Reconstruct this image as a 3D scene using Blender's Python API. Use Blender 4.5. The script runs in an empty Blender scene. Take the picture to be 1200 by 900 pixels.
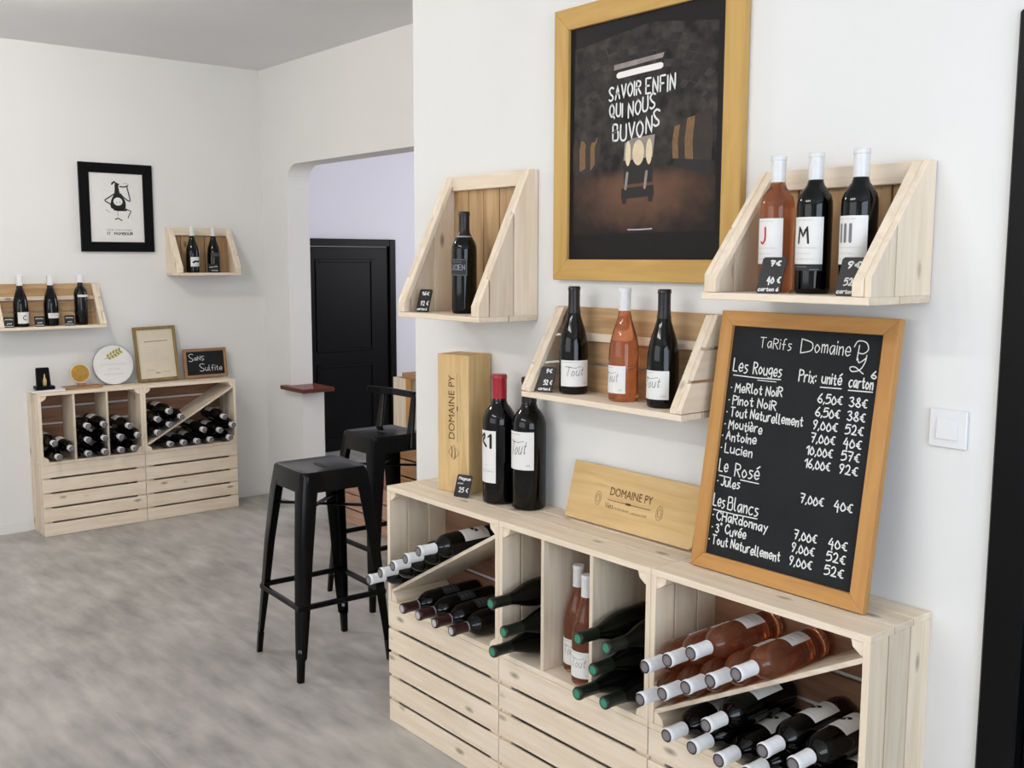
import bpy, bmesh, math, random
from mathutils import Vector, Matrix
random.seed(7)
PI = math.pi
sc = bpy.context.scene
C = sc.collection

# ------------------------------------------------------------------ camera
CAM = Vector((2.771, -2.0093, 1.5333)); YAW, PITCH, ROLL, FPX = 0.6938, 0.1216, 0.0028, 1197.1
fw = Vector((-math.cos(YAW)*math.cos(PITCH), math.sin(YAW)*math.cos(PITCH), -math.sin(PITCH)))
rt = fw.cross(Vector((0, 0, 1))).normalized(); up = rt.cross(fw)
rr = rt*math.cos(ROLL) + up*math.sin(ROLL); uu = up*math.cos(ROLL) - rt*math.sin(ROLL)
cd = bpy.data.cameras.new('camera'); cam = bpy.data.objects.new('camera', cd); C.objects.link(cam)
cam.matrix_world = Matrix(((rr.x, uu.x, -fw.x, CAM.x), (rr.y, uu.y, -fw.y, CAM.y), (rr.z, uu.z, -fw.z, CAM.z), (0, 0, 0, 1)))
cd.sensor_width = 36; cd.lens = 36*FPX/1200; cd.clip_start = 0.05
sc.camera = cam
# ------------------------------------------------------------------ light
w = bpy.data.worlds.new('world'); sc.world = w; w.use_nodes = True
w.node_tree.nodes['Background'].inputs[0].default_value = (0.86, 0.93, 1.0, 1)
w.node_tree.nodes['Background'].inputs[1].default_value = 0.8
sc.view_settings.view_transform = 'Standard'; sc.view_settings.look = 'None'
sc.view_settings.exposure = -0.24; sc.view_settings.gamma = 1.0; sc.view_settings.use_curve_mapping = False
sc.cycles.use_denoising = True
sc.cycles.max_bounces = 8; sc.cycles.diffuse_bounces = 3; sc.cycles.transmission_bounces = 8; sc.cycles.sample_clamp_indirect = 6.0

def area(name, loc, aim, sx, sy, power, col):
    l = bpy.data.lights.new(name, 'AREA'); l.shape = 'RECTANGLE'; l.size = sx; l.size_y = sy
    l.energy = power; l.color = col
    o = bpy.data.objects.new(name, l); C.objects.link(o); o.location = loc
    o.rotation_euler = Vector(aim).to_track_quat('-Z', 'Y').to_euler(); return o
def bulb(name, loc, power, col, r=0.07):
    l = bpy.data.lights.new(name, 'POINT'); l.energy = power; l.color = col; l.shadow_soft_size = r
    o = bpy.data.objects.new(name, l); C.objects.link(o); o.location = loc; return o
area('daylight_front_window', (0.6, -4.58, 1.85), (0, 1, -0.1), 3.4, 1.4, 42, (0.97, 0.985, 1.0))
area('daylight_side_window', (4.58, -1.9, 1.65), (-1, 0.12, 0), 2.4, 1.6, 72, (0.76, 0.86, 1.0))
area('annex_fill', (-2.2, 4.1, 1.9), (-0.25, -1, 0), 1.8, 1.3, 74, (0.95, 0.95, 1.0))  # added fill light for the annex; no window stands there
for i in range(4):
    bulb('ceiling_spot', (0.1 + 0.45*i, -2.75, 2.6), 15, (1, 0.95, 0.89))
bulb('ceiling_spot', (-1.75, -1.05, 2.6), 40, (1, 0.94, 0.86))

# ------------------------------------------------------------------ materials
def lin(c):
    return tuple((x/12.92 if x <= 0.04045 else ((x + 0.055)/1.055)**2.4) for x in [v/255 for v in c])
MATS = {}
def mat(name, rgb, rough=0.5, metal=0.0, coat=0.0, trans=0.0, ior=1.45, spec=0.5):
    m = bpy.data.materials.new(name); m.use_nodes = True
    b = m.node_tree.nodes['Principled BSDF']
    b.inputs['Base Color'].default_value = (*lin(rgb), 1); b.inputs['Roughness'].default_value = rough
    b.inputs['Metallic'].default_value = metal; b.inputs['Coat Weight'].default_value = coat
    b.inputs['Transmission Weight'].default_value = trans; b.inputs['IOR'].default_value = ior
    b.inputs['Specular IOR Level'].default_value = spec
    MATS[name] = m; return m
def nodes(m):
    return m.node_tree.nodes, m.node_tree.links, m.node_tree.nodes['Principled BSDF']
def noisy(m, scale, amount, stretch=(1, 1, 1), detail=4, bump=0.0, rough_var=0.0):
    """blend the base colour with a darker/lighter mottling and an optional bump"""
    N, L, b = nodes(m)
    tc = N.new('ShaderNodeTexCoord'); mp = N.new('ShaderNodeMapping'); mp.inputs['Scale'].default_value = stretch
    nz = N.new('ShaderNodeTexNoise'); nz.inputs['Scale'].default_value = scale; nz.inputs['Detail'].default_value = detail
    L.new(tc.outputs['Object'], mp.inputs['Vector']); L.new(mp.outputs[0], nz.inputs['Vector'])
    base = Vector(b.inputs['Base Color'].default_value[:3])
    cr = N.new('ShaderNodeValToRGB'); cr.color_ramp.elements[0].position = 0.3; cr.color_ramp.elements[1].position = 0.7
    cr.color_ramp.elements[0].color = (*(base*(1 - amount)), 1); cr.color_ramp.elements[1].color = (*(base*(1 + amount*0.6)), 1)
    L.new(nz.outputs[0], cr.inputs[0]); L.new(cr.outputs[0], b.inputs['Base Color'])
    if bump:
        bp = N.new('ShaderNodeBump'); bp.inputs['Strength'].default_value = bump; bp.inputs['Distance'].default_value = 0.002
        L.new(nz.outputs[0], bp.inputs['Height']); L.new(bp.outputs[0], b.inputs['Normal'])
    return m
def wood(name, light, dark, axis, knots=True, rough=0.62, var=0.10):
    m = mat(name, light, rough, spec=0.3); N, L, b = nodes(m)
    tc = N.new('ShaderNodeTexCoord'); geo = N.new('ShaderNodeNewGeometry')
    ad = N.new('ShaderNodeVectorMath'); ad.operation = 'ADD'
    ml = N.new('ShaderNodeMath'); ml.operation = 'MULTIPLY'; ml.inputs[1].default_value = 17.0
    L.new(geo.outputs['Random Per Island'], ml.inputs[0])
    L.new(tc.outputs['Object'], ad.inputs[0]); L.new(ml.outputs[0], ad.inputs[1])
    mp = N.new('ShaderNodeMapping'); s = [28, 28, 28]; s['xyz'.index(axis)] = 2.2; mp.inputs['Scale'].default_value = s
    L.new(ad.outputs[0], mp.inputs['Vector'])
    nz = N.new('ShaderNodeTexNoise'); nz.inputs['Scale'].default_value = 1.6; nz.inputs['Detail'].default_value = 5
    nz.inputs['Distortion'].default_value = 0.7
    L.new(mp.outputs[0], nz.inputs['Vector'])
    cr = N.new('ShaderNodeValToRGB'); e = cr.color_ramp.elements
    e[0].position = 0.28; e[0].color = (*lin(dark), 1); e[1].position = 0.62; e[1].color = (*lin(light), 1)
    L.new(nz.outputs[0], cr.inputs[0]); col = cr.outputs[0]
    if knots:
        mk = N.new('ShaderNodeMapping'); s2 = [11, 11, 11]; s2['xyz'.index(axis)] = 4.5; mk.inputs['Scale'].default_value = s2
        L.new(ad.outputs[0], mk.inputs['Vector'])
        vo = N.new('ShaderNodeTexVoronoi'); vo.inputs['Scale'].default_value = 1.0
        L.new(mk.outputs[0], vo.inputs['Vector'])
        kr = N.new('ShaderNodeValToRGB'); kr.color_ramp.elements[0].position = 0.05; kr.color_ramp.elements[0].color = (1, 1, 1, 1)
        kr.color_ramp.elements[1].position = 0.13; kr.color_ramp.elements[1].color = (0, 0, 0, 1)
        L.new(vo.outputs['Distance'], kr.inputs[0])
        mx = N.new('ShaderNodeMix'); mx.data_type = 'RGBA'; L.new(kr.outputs[0], mx.inputs[0])
        L.new(col, mx.inputs[6]); mx.inputs[7].default_value = (*lin([int(v*0.72) for v in dark]), 1); col = mx.outputs[2]
    hs = N.new('ShaderNodeHueSaturation'); vr = N.new('ShaderNodeMapRange')
    vr.inputs['To Min'].default_value = 1 - var; vr.inputs['To Max'].default_value = 1 + var*0.5
    L.new(geo.outputs['Random Per Island'], vr.inputs[0]); L.new(vr.outputs[0], hs.inputs['Value'])
    L.new(col, hs.inputs['Color']); L.new(hs.outputs[0], b.inputs['Base Color'])
    bp = N.new('ShaderNodeBump'); bp.inputs['Strength'].default_value = 0.12; bp.inputs['Distance'].default_value = 0.001
    L.new(nz.outputs[0], bp.inputs['Height']); L.new(bp.outputs[0], b.inputs['Normal'])
    return m
PINE = ((244, 228, 206), (231, 211, 183))
for ax in 'xyz':
    wood('pine_'+ax, *PINE, ax)
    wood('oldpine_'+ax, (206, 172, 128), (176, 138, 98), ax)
    wood('innerpine_'+ax, (160, 120, 93), (130, 94, 72), ax)  # browner back boards, darkened further to paint in the shade inside the crates
    wood('ply_'+ax, (232, 218, 198), (214, 194, 168), ax, knots=False, var=0.05)
    wood('gold_'+ax, (206, 168, 100), (194, 152, 86), ax, knots=False, rough=0.45, var=0.04)
    wood('orange_'+ax, (198, 148, 88), (180, 126, 70), ax, knots=False, rough=0.5, var=0.05)
    wood('boxwood_'+ax, (222, 190, 138), (204, 168, 112), ax, knots=False, var=0.06)
for ax in 'xyz':
    wood('brownwood_'+ax, (176, 138, 100), (140, 100, 70), ax); wood('pinkwood_'+ax, (196, 160, 138), (170, 130, 110), ax)
wood('mahogany_x', (112, 58, 42), (84, 40, 30), 'x', knots=False, rough=0.3)
wood('oldframe_z', (150, 126, 80), (112, 90, 54), 'z', knots=False)
noisy(mat('wall_paint', (240, 239, 236), 0.85, spec=0.2), 2.0, 0.02, bump=0.03)
noisy(mat('annex_paint', (236, 235, 242), 0.85, spec=0.2), 2.0, 0.02)
noisy(mat('ceiling_paint', (245, 245, 247), 0.9, spec=0.2), 1.5, 0.02)
noisy(mat('black_paint', (11, 11, 13), 0.4, spec=0.15), 6, 0.12)
noisy(mat('black_metal', (4, 4, 5), 0.22, spec=0.2), 8, 0.15)
noisy(mat('white_plastic', (238, 238, 238), 0.35), 3, 0.01)
noisy(mat('dark_glass', (5, 5, 5), 0.06, spec=0.4), 5, 0.2)
noisy(mat('green_glass', (8, 11, 8), 0.14, spec=0.3), 5, 0.2)
mat('rose_glass', (228, 156, 116), 0.03, trans=0.9, ior=1.36)
mat('clear_neck', (238, 190, 150), 0.04, trans=0.8, ior=1.36)
noisy(mat('white_foil', (242, 242, 243), 0.38), 60, 0.06)
noisy(mat('clear_foil', (230, 230, 230), 0.25), 60, 0.08)
noisy(mat('red_foil', (164, 32, 42), 0.35), 60, 0.06)
noisy(mat('black_foil', (26, 20, 20), 0.35), 60, 0.1)
noisy(mat('maroon_foil', (52, 26, 26), 0.28), 60, 0.1)
noisy(mat('dark_green_foil', (17, 26, 20), 0.35), 60, 0.1)
noisy(mat('green_seal', (60, 142, 110), 0.4), 90, 0.2)
noisy(mat('grey_seal', (128, 122, 124), 0.4), 90, 0.2)
noisy(mat('pale_seal', (198, 190, 190), 0.4), 90, 0.2)
noisy(mat('seal_ring', (52, 44, 46), 0.4), 40, 0.1)
noisy(mat('label_paper', (238, 236, 232), 0.7), 40, 0.02)
noisy(mat('charcoal_paper', (42, 42, 46), 0.6), 40, 0.06)
noisy(mat('blue_ink', (96, 116, 190), 0.6), 30, 0.15)
noisy(mat('black_ink', (22, 22, 22), 0.6), 20, 0.1)
noisy(mat('grey_ink', (122, 122, 126), 0.6), 20, 0.1)
noisy(mat('pale_ink', (182, 180, 178), 0.6), 20, 0.1)
noisy(mat('red_ink', (202, 36, 74), 0.6), 20, 0.1)
noisy(mat('silver_ink', (150, 152, 158), 0.4), 20, 0.1)
noisy(mat('brown_ink', (104, 66, 34), 0.7), 60, 0.2)
noisy(mat('slate', (31, 33, 35), 0.7, spec=0.25), 9, 0.16)
noisy(mat('tag_slate', (24, 22, 24), 0.5), 20, 0.12)
noisy(mat('chalk', (238, 238, 234), 0.9), 200, 0.08)
noisy(mat('gold_metal', (206, 158, 70), 0.32, metal=0.6), 40, 0.2)
noisy(mat('gold_leaf', (178, 164, 52), 0.5), 60, 0.25)
noisy(mat('brass', (190, 168, 110), 0.3, metal=0.7), 30, 0.2)
noisy(mat('steel', (170, 172, 176), 0.25, metal=0.9), 30, 0.1)
noisy(mat('cream_paper', (224, 212, 188), 0.7), 12, 0.05)
noisy(mat('print_black', (24, 20, 21), 0.5, spec=0.25), 10, 0.08)
noisy(mat('barrel_gold', (122, 90, 54), 0.5), 60, 0.4, (6, 1, 1))
noisy(mat('barrel_cream', (226, 208, 172), 0.5), 40, 0.12)
noisy(mat('barrel_dark', (44, 34, 28), 0.5), 40, 0.3)
noisy(mat('cart_black', (22, 18, 18), 0.5), 40, 0.2)
noisy(mat('tube_white', (246, 242, 238), 0.5), 20, 0.02)
noisy(mat('tube_halo', (150, 140, 134), 0.5), 30, 0.25)
noisy(mat('vault_brick', (62, 57, 55), 0.5, spec=0.25), 46, 0.45, (1, 1, 2.2)); noisy(mat('vault_dark', (46, 42, 41), 0.5, spec=0.25), 46, 0.4)
def cave_material():
    """the printed photograph of a wine cellar: dark stone vault over a reddish earth floor"""
    m = mat('cellar_print', (50, 45, 43), 0.5, spec=0.25); N, L, b = nodes(m)
    tc = N.new('ShaderNodeTexCoord'); sp = N.new('ShaderNodeSeparateXYZ'); L.new(tc.outputs['Object'], sp.inputs[0])
    nz = N.new('ShaderNodeTexNoise'); nz.inputs['Scale'].default_value = 22; nz.inputs['Detail'].default_value = 8
    L.new(tc.outputs['Object'], nz.inputs['Vector'])
    c1 = N.new('ShaderNodeValToRGB'); c1.color_ramp.elements[0].color = (*lin((24, 22, 22)), 1); c1.color_ramp.elements[1].color = (*lin((78, 72, 69)), 1)
    c1.color_ramp.elements[0].position = 0.38; c1.color_ramp.elements[1].position = 0.8
    L.new(nz.outputs[0], c1.inputs[0])
    c2 = N.new('ShaderNodeValToRGB'); c2.color_ramp.elements[0].color = (*lin((36, 29, 26)), 1); c2.color_ramp.elements[1].color = (*lin((106, 76, 58)), 1)
    c2.color_ramp.elements[0].position = 0.3; c2.color_ramp.elements[1].position = 0.75
    # patch of printed warm earth round the barrel cart
    vm = N.new('ShaderNodeVectorMath'); vm.operation = 'SUBTRACT'; vm.inputs[1].default_value = (0.325, 0, 0.235)
    L.new(tc.outputs['Object'], vm.inputs[0])
    sc_ = N.new('ShaderNodeVectorMath'); sc_.operation = 'MULTIPLY'; sc_.inputs[1].default_value = (3.6, 0, 9)
    L.new(vm.outputs[0], sc_.inputs[0]); ln = N.new('ShaderNodeVectorMath'); ln.operation = 'LENGTH'; L.new(sc_.outputs[0], ln.inputs[0])
    mr = N.new('ShaderNodeMapRange'); mr.inputs['From Min'].default_value = 0.1; mr.inputs['From Max'].default_value = 1.15
    mr.inputs['To Min'].default_value = 0.62; mr.inputs['To Max'].default_value = 0.05; L.new(ln.outputs['Value'], mr.inputs[0])
    a = N.new('ShaderNodeMath'); a.operation = 'ADD'; a2 = N.new('ShaderNodeMath'); a2.operation = 'MULTIPLY'; a2.inputs[1].default_value = 0.36
    L.new(nz.outputs[0], a2.inputs[0]); L.new(mr.outputs[0], a.inputs[0]); L.new(a2.outputs[0], a.inputs[1]); L.new(a.outputs[0], c2.inputs[0])
    st = N.new('ShaderNodeMapRange'); st.inputs['From Min'].default_value = 0.272; st.inputs['From Max'].default_value = 0.3
    L.new(sp.outputs['Z'], st.inputs[0])
    mx = N.new('ShaderNodeMix'); mx.data_type = 'RGBA'; L.new(st.outputs[0], mx.inputs[0]); L.new(c2.outputs[0], mx.inputs[6]); L.new(c1.outputs[0], mx.inputs[7])
    L.new(mx.outputs[2], b.inputs['Base Color'])
cave_material()
def floor_material():
    m = mat('floor_vinyl', (146, 141, 135), 0.38); N, L, b = nodes(m)
    tc = N.new('ShaderNodeTexCoord')
    n1 = N.new('ShaderNodeTexNoise'); n1.inputs['Scale'].default_value = 1.7; n1.inputs['Detail'].default_value = 7; n1.inputs['Distortion'].default_value = 0.4
    n2 = N.new('ShaderNodeTexNoise'); n2.inputs['Scale'].default_value = 10; n2.inputs['Detail'].default_value = 6
    mp = N.new('ShaderNodeMapping'); mp.inputs['Scale'].default_value = (0.45, 1.5, 1); mp.inputs['Rotation'].default_value = (0, 0, -0.5)
    L.new(tc.outputs['Object'], n1.inputs['Vector']); L.new(tc.outputs['Object'], mp.inputs['Vector']); L.new(mp.outputs[0], n2.inputs['Vector'])
    ad = N.new('ShaderNodeMath'); ad.operation = 'ADD'; L.new(n1.outputs[0], ad.inputs[0])
    mu = N.new('ShaderNodeMath'); mu.operation = 'MULTIPLY'; mu.inputs[1].default_value = 1.0; L.new(n2.outputs[0], mu.inputs[0]); L.new(mu.outputs[0], ad.inputs[1])
    cr = N.new('ShaderNodeValToRGB'); e = cr.color_ramp.elements
    e[0].position = 0.36; e[0].color = (*lin((142, 138, 133)), 1); e[1].position = 0.64; e[1].color = (*lin((196, 191, 184)), 1)
    hf = N.new('ShaderNodeMath'); hf.operation = 'MULTIPLY'; hf.inputs[1].default_value = 0.5; L.new(ad.outputs[0], hf.inputs[0]); L.new(hf.outputs[0], cr.inputs[0])
    bk = N.new('ShaderNodeTexBrick'); bk.inputs['Scale'].default_value = 1.0; bk.inputs['Mortar Size'].default_value = 0.0022
    bk.inputs['Brick Width'].default_value = 1.5; bk.inputs['Row Height'].default_value = 0.62; bk.inputs['Color1'].default_value = (0, 0, 0, 1)
    bk.inputs['Color2'].default_value = (0.06, 0.06, 0.06, 1); bk.inputs['Mortar'].default_value = (0.28, 0.28, 0.28, 1)
    m2 = N.new('ShaderNodeMapping'); m2.inputs['Location'].default_value = (0.35, 0.31, 0); L.new(tc.outputs['Object'], m2.inputs['Vector']); L.new(m2.outputs[0], bk.inputs['Vector'])
    mx = N.new('ShaderNodeMix'); mx.data_type = 'RGBA'; L.new(bk.outputs['Color'], mx.inputs[0]); L.new(cr.outputs[0], mx.inputs[6]); mx.inputs[7].default_value = (*lin((196, 192, 186)), 1)
    L.new(mx.outputs[2], b.inputs['Base Color'])
    rr_ = N.new('ShaderNodeMapRange'); rr_.inputs['To Min'].default_value = 0.3; rr_.inputs['To Max'].default_value = 0.5; L.new(n2.outputs[0], rr_.inputs[0]); L.new(rr_.outputs[0], b.inputs['Roughness'])
floor_material()

# ------------------------------------------------------------------ mesh helpers
class MB:
    """collects shapes, then links them as ONE mesh object"""
    def __init__(s): s.bm = bmesh.new(); s.mats = []
    def mi(s, m):
        if m is None: return 0
        if m not in s.mats: s.mats.append(m)
        return s.mats.index(m)
    def face(s, vs, m=None):
        f = s.bm.faces.new([s.bm.verts.new(v) for v in vs]); f.material_index = s.mi(m); return f
    def box(s, a, b, m=None):
        return s.hexa([(x, y, z) for z in (a[2], b[2]) for x, y in ((a[0], a[1]), (b[0], a[1]), (b[0], b[1]), (a[0], b[1]))], m)
    def hexa(s, P, m=None):
        v = [s.bm.verts.new(p) for p in P]; i = s.mi(m)
        for q in ((3, 2, 1, 0), (4, 5, 6, 7), (0, 1, 5, 4), (1, 2, 6, 5), (2, 3, 7, 6), (3, 0, 4, 7)):
            f = s.bm.faces.new([v[k] for k in q]); f.material_index = i
    def bar(s, p, q, wx, wy, m=None, upv=(0, 0, 1), w2=None):
        p, q = Vector(p), Vector(q); d = (q - p).normalized(); a = d.cross(Vector(upv))
        if a.length < 1e-4: a = d.cross(Vector((1, 0, 0)))
        a.normalize(); b = a.cross(d); k = w2 or (wx, wy)
        s.hexa([p + a*sx*wx/2 + b*sy*wy/2 for sx, sy in ((-1, -1), (1, -1), (1, 1), (-1, 1))] +
               [q + a*sx*k[0]/2 + b*sy*k[1]/2 for sx, sy in ((-1, -1), (1, -1), (1, 1), (-1, 1))], m)
    def prism(s, poly, fn, d0, d1, m=None):
        """extrude polygon (list of 2-D points) between depths d0 and d1, fn(u,v,d) -> 3-D"""
        i = s.mi(m); a = [s.bm.verts.new(fn(u, v, d0)) for u, v in poly]; b = [s.bm.verts.new(fn(u, v, d1)) for u, v in poly]
        n = len(poly)
        for f in (s.bm.faces.new(a), s.bm.faces.new(b[::-1])): f.material_index = i
        for k in range(n):
            f = s.bm.faces.new([a[k], b[k], b[(k+1) % n], a[(k+1) % n]]); f.material_index = i
    def lathe(s, prof, n=28, m=None, a0=0.0, a1=2*PI, off=(0, 0, 0)):
        full = abs(a1 - a0 - 2*PI) < 1e-6; i = s.mi(m); rings = []
        for r, z in prof:
            if r < 1e-6: rings.append([s.bm.verts.new((off[0], off[1], off[2] + z))]); continue
            rings.append([s.bm.verts.new((off[0] + r*math.cos(a0 + (a1-a0)*k/n), off[1] + r*math.sin(a0 + (a1-a0)*k/n), off[2] + z)) for k in range(n if full else n + 1)])
        for A, B in zip(rings, rings[1:]):
            for k in range(n):
                k2 = (k + 1) % n if full else k + 1
                if len(A) == 1 and len(B) == 1: continue
                if len(A) == 1: vs = [A[0], B[k2], B[k]]
                elif len(B) == 1: vs = [A[k], A[k2], B[0]]
                else: vs = [A[k], A[k2], B[k2], B[k]]
                f = s.bm.faces.new(vs); f.material_index = i
    def tube(s, pts, r, n=10, m=None):
        i = s.mi(m); pts = [Vector(p) for p in pts]; rings = []; ref = None
        for k, p in enumerate(pts):
            d = (pts[min(k+1, len(pts)-1)] - pts[max(k-1, 0)]).normalized()
            if ref is None: ref = d.cross(Vector((0.3, 0.2, 0.93))).normalized()
            a = (ref - d*ref.dot(d)).normalized(); ref = a; b = d.cross(a)
            rings.append([s.bm.verts.new(p + (a*math.cos(2*PI*j/n) + b*math.sin(2*PI*j/n))*r) for j in range(n)])
        for A, B in zip(rings, rings[1:]):
            for j in range(n):
                f = s.bm.faces.new([A[j], A[(j+1) % n], B[(j+1) % n], B[j]]); f.material_index = i
        for R, rev in ((rings[0], True), (rings[-1], False)):
            f = s.bm.faces.new(R[::-1] if rev else R); f.material_index = i
    def build(s, name, m, parent=None, smooth=False, bevel=0.0, recalc=True):
        if recalc: bmesh.ops.recalc_face_normals(s.bm, faces=s.bm.faces[:])
        me = bpy.data.meshes.new(name); s.bm.to_mesh(me); s.bm.free()
        mm = s.mats if s.mats else [m]
        for k in mm: me.materials.append(MATS[k])
        o = bpy.data.objects.new(name, me); C.objects.link(o)
        if parent is not None: o.parent = parent
        if smooth:
            for p in me.polygons: p.use_smooth = True
            me.set_sharp_from_angle(angle=math.radians(38))
        if bevel:
            bv = o.modifiers.new('edge', 'BEVEL'); bv.width = bevel; bv.segments = 1; bv.limit_method = 'ANGLE'
        return o
def tag(o, label=None, cat=None, group=None, kind=None):
    if label: o['label'] = label
    if cat: o['category'] = cat
    if group: o['group'] = group
    if kind: o['kind'] = kind
    return o
def thing(name, label, cat, loc=(0, 0, 0), rz=0.0, group=None):
    o = bpy.data.objects.new(name, None); C.objects.link(o); o.empty_display_size = 0.05
    o.location = loc; o.rotation_euler = (0, 0, rz); return tag(o, label, cat, group)
def dup(o, parent=None):
    c = o.copy(); C.objects.link(c)
    if parent is not None: c.parent = parent
    for ch in o.children: dup(ch, c)
    return c

# ------------------------------------------------------------------ lettering
# one-stroke handwriting: hex pairs (x,y); baseline 4, x-height A, cap height E; '~' = smooth curve
G = {
 'A': '04 3E 64;18 58', 'B': '04 0E;~0E 4E 5C 4A 09;~09 5A 67 54 04', 'C': '~6C 4E 1C 09 16 44 66', 'D': '04 0E;~0E 5C 69 56 04', 'E': '6E 0E 04 64;09 49',
 'F': '6E 0E 04;09 49', 'G': '~6C 4E 1C 09 16 44 66 68;68 48', 'I': '0E 04', 'H': '0E 04;6E 64;09 69', 'J': '~4E 47 24 05', 'L': '0E 04 54', 'M': '04 1E 48 7E 84', 'N': '04 0E 64 6E',
 'O': '~3E 0B 07 34 67 6B 3E', 'P': '04 0E;~0E 5D 5A 09', 'Q': '~3E 0B 07 34 67 6B 3E;46 73', 'R': '04 0E;~0E 5D 5A 09;29 64', 'S': '~6D 3E 0C 29 57 55 24 05',
 'T': '0E 7E;3E 34', 'U': '~0E 06 34 66 6E', 'V': '0E 34 6E', 'W': '0E 24 4A 64 8E', 'X': '0E 64;04 6E', 'Y': '0E 39 6E;39 34',
 'a': '~5A 2A 07 24 47 5A;5A 54', 'b': '0E 04;~08 3A 57 34 04', 'c': '~5A 2A 07 24 55', 'd': '~57 2A 07 24 57;5E 54', 'e': '~07 57 4A 2A 07 24 55', 'f': '~5E 3E 2B 24;09 49',
 'g': '~5A 2A 07 25 57;~5A 53 21 02', 'h': '0E 04;~08 3A 58 54', 'i': '0A 04;0C 0D', 'j': '~3A 32 11 02;3C 3D', 'k': '0E 04;4A 07 44', 'l': '~0E 06 14 24', 'm': '0A 04;~08 2A 38 34;~38 5A 68 64',
 'n': '0A 04;~08 3A 48 44', 'o': '~2A 07 24 57 2A', 'p': '0A 00;~08 3A 57 34 05', 'q': '~5A 2A 07 24 57;5A 50', 'r': '0A 04;~07 2A 4A', 's': '~4A 1A 18 37 46 24 04', 't': '~2D 26 34 45;0A 4A',
 'u': '~0A 06 24 56;5A 54', 'v': '0A 24 4A', 'x': '0A 44;04 4A', 'y': '0A 36;5A 11', 'z': '0A 4A 04 44',
 'é': '~07 57 4A 2A 07 24 55;2C 5E', 'è': '~07 57 4A 2A 07 24 55;1E 3C', 'É': '6E 0E 04 64;09 49;2F 5F',
 '0': '~2C 07 24 57 2C', '1': '0A 3D 34', '2': '~0B 2D 4B 37 04;04 54', '3': '~0C 3D 4B 29;~29 57 34 05', '4': '3D 07 57;4A 42', '5': '5D 1D 09;~09 4A 56 24 04', '6': '~4D 19 06 34 56 38 07',
 '7': '0D 5D 24;19 49', '8': '~3D 1B 38 56 34 06 28 4B 3D', '9': '~4C 2D 0B 28 4B 4C;~4C 38 14', '€': '~5C 3C 18 35 55;09 39;07 37', ',': '15 03', '.': '08 09', ':': '05 06;09 0A', ' ': '', '-': '08 48', '°': '~1E 0D 1C 2D 1E', '&': '~54 1A 2D 3B 06 24 57',
}
def smooth_pts(P, k=5):
    Q = []
    for i in range(len(P) - 1):
        a, b, c, d = P[max(i-1, 0)], P[i], P[i+1], P[min(i+2, len(P)-1)]
        for j in range(k):
            t = j/k
            Q.append(tuple(0.5*((2*b[n]) + (c[n]-a[n])*t + (2*a[n]-5*b[n]+4*c[n]-d[n])*t*t + (3*b[n]-a[n]-3*c[n]+d[n])*t**3) for n in (0, 1)))
    return Q + [P[-1]]
def stroke_lines(text, jitter=0.0, gap=2.4, rnd=None):
    """polylines in units where cap height = 1 and baseline = 0; returns lines, width"""
    rnd = rnd or random.Random(len(text)*7 + 3); x = 0.0; out = []
    for ch in text:
        if ch == ' ': x += 4.2; continue
        g = G[ch]; w_ = 0; dy = rnd.uniform(-1, 1)*jitter
        for part in g.split(';'):
            sm = part.startswith('~'); pts = [(int(t[0], 16), int(t[1], 16) - 4) for t in part.strip('~').split()]
            w_ = max(w_, max(p[0] for p in pts))
            if sm: pts = smooth_pts(pts)
            else:
                q = []
                for a, b in zip(pts, pts[1:]): q += [(a[0] + (b[0]-a[0])*t/3, a[1] + (b[1]-a[1])*t/3) for t in range(3)]
                pts = q + [pts[-1]]
            out.append([((x + p[0])/10, (p[1] + dy)/10) for p in pts])
        x += w_ + gap
    return out, (x - gap)/10
def ribbon(mb, pts, wid, fn, m=None):
    """flat stroke with rounded ends; fn maps (u,v) to 3-D"""
    i = mb.mi(m); n = len(pts); L_, R_ = [], []
    def nrm(k):
        a = pts[max(k-1, 0)]; b = pts[min(k+1, n-1)]; dx, dy = b[0]-a[0], b[1]-a[1]; l = math.hypot(dx, dy) or 1e-9
        return dx/l, dy/l
    ext = []
    d0 = nrm(0); d1 = nrm(n-1)
    P = [(pts[0][0]-d0[0]*wid*0.45, pts[0][1]-d0[1]*wid*0.45, 0.45, d0)] + [(p[0], p[1], 1.0, nrm(k)) for k, p in enumerate(pts)] + [(pts[-1][0]+d1[0]*wid*0.45, pts[-1][1]+d1[1]*wid*0.45, 0.45, d1)]
    for x, y, s_, d in P:
        h = wid*0.5*s_
        L_.append(mb.bm.verts.new(fn(x - d[1]*h, y + d[0]*h))); R_.append(mb.bm.verts.new(fn(x + d[1]*h, y - d[0]*h)))
    for k in range(len(P)-1):
        f = mb.bm.faces.new([L_[k], R_[k], R_[k+1], L_[k+1]]); f.material_index = i
def write(mb, text, x0, y0, height, fn, wid, m=None, width=None, x1=None, slope=0.0, jitter=0.6, shear=0.0, gap=2.4):
    lines, tw = stroke_lines(text, jitter, gap)
    sx = height if x1 is None else (x1 - x0)/tw
    for l in lines:
        ribbon(mb, [(x0 + p[0]*sx + p[1]*height*shear, y0 + p[1]*height + slope*p[0]*sx) for p in l], wid, fn, m)
def scribble(mb, x0, x1, y, h, fn, wid, m=None, seed=1):
    """a line of print too small to read"""
    r = random.Random(seed); pts = []; x = x0; k = 0
    while x < x1:
        pts.append((x, y + (h if k % 2 else 0)*r.uniform(0.5, 1.0))); x += h*r.uniform(0.25, 0.6); k += 1
    if len(pts) > 1: ribbon(mb, pts, wid, fn, m)
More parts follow.
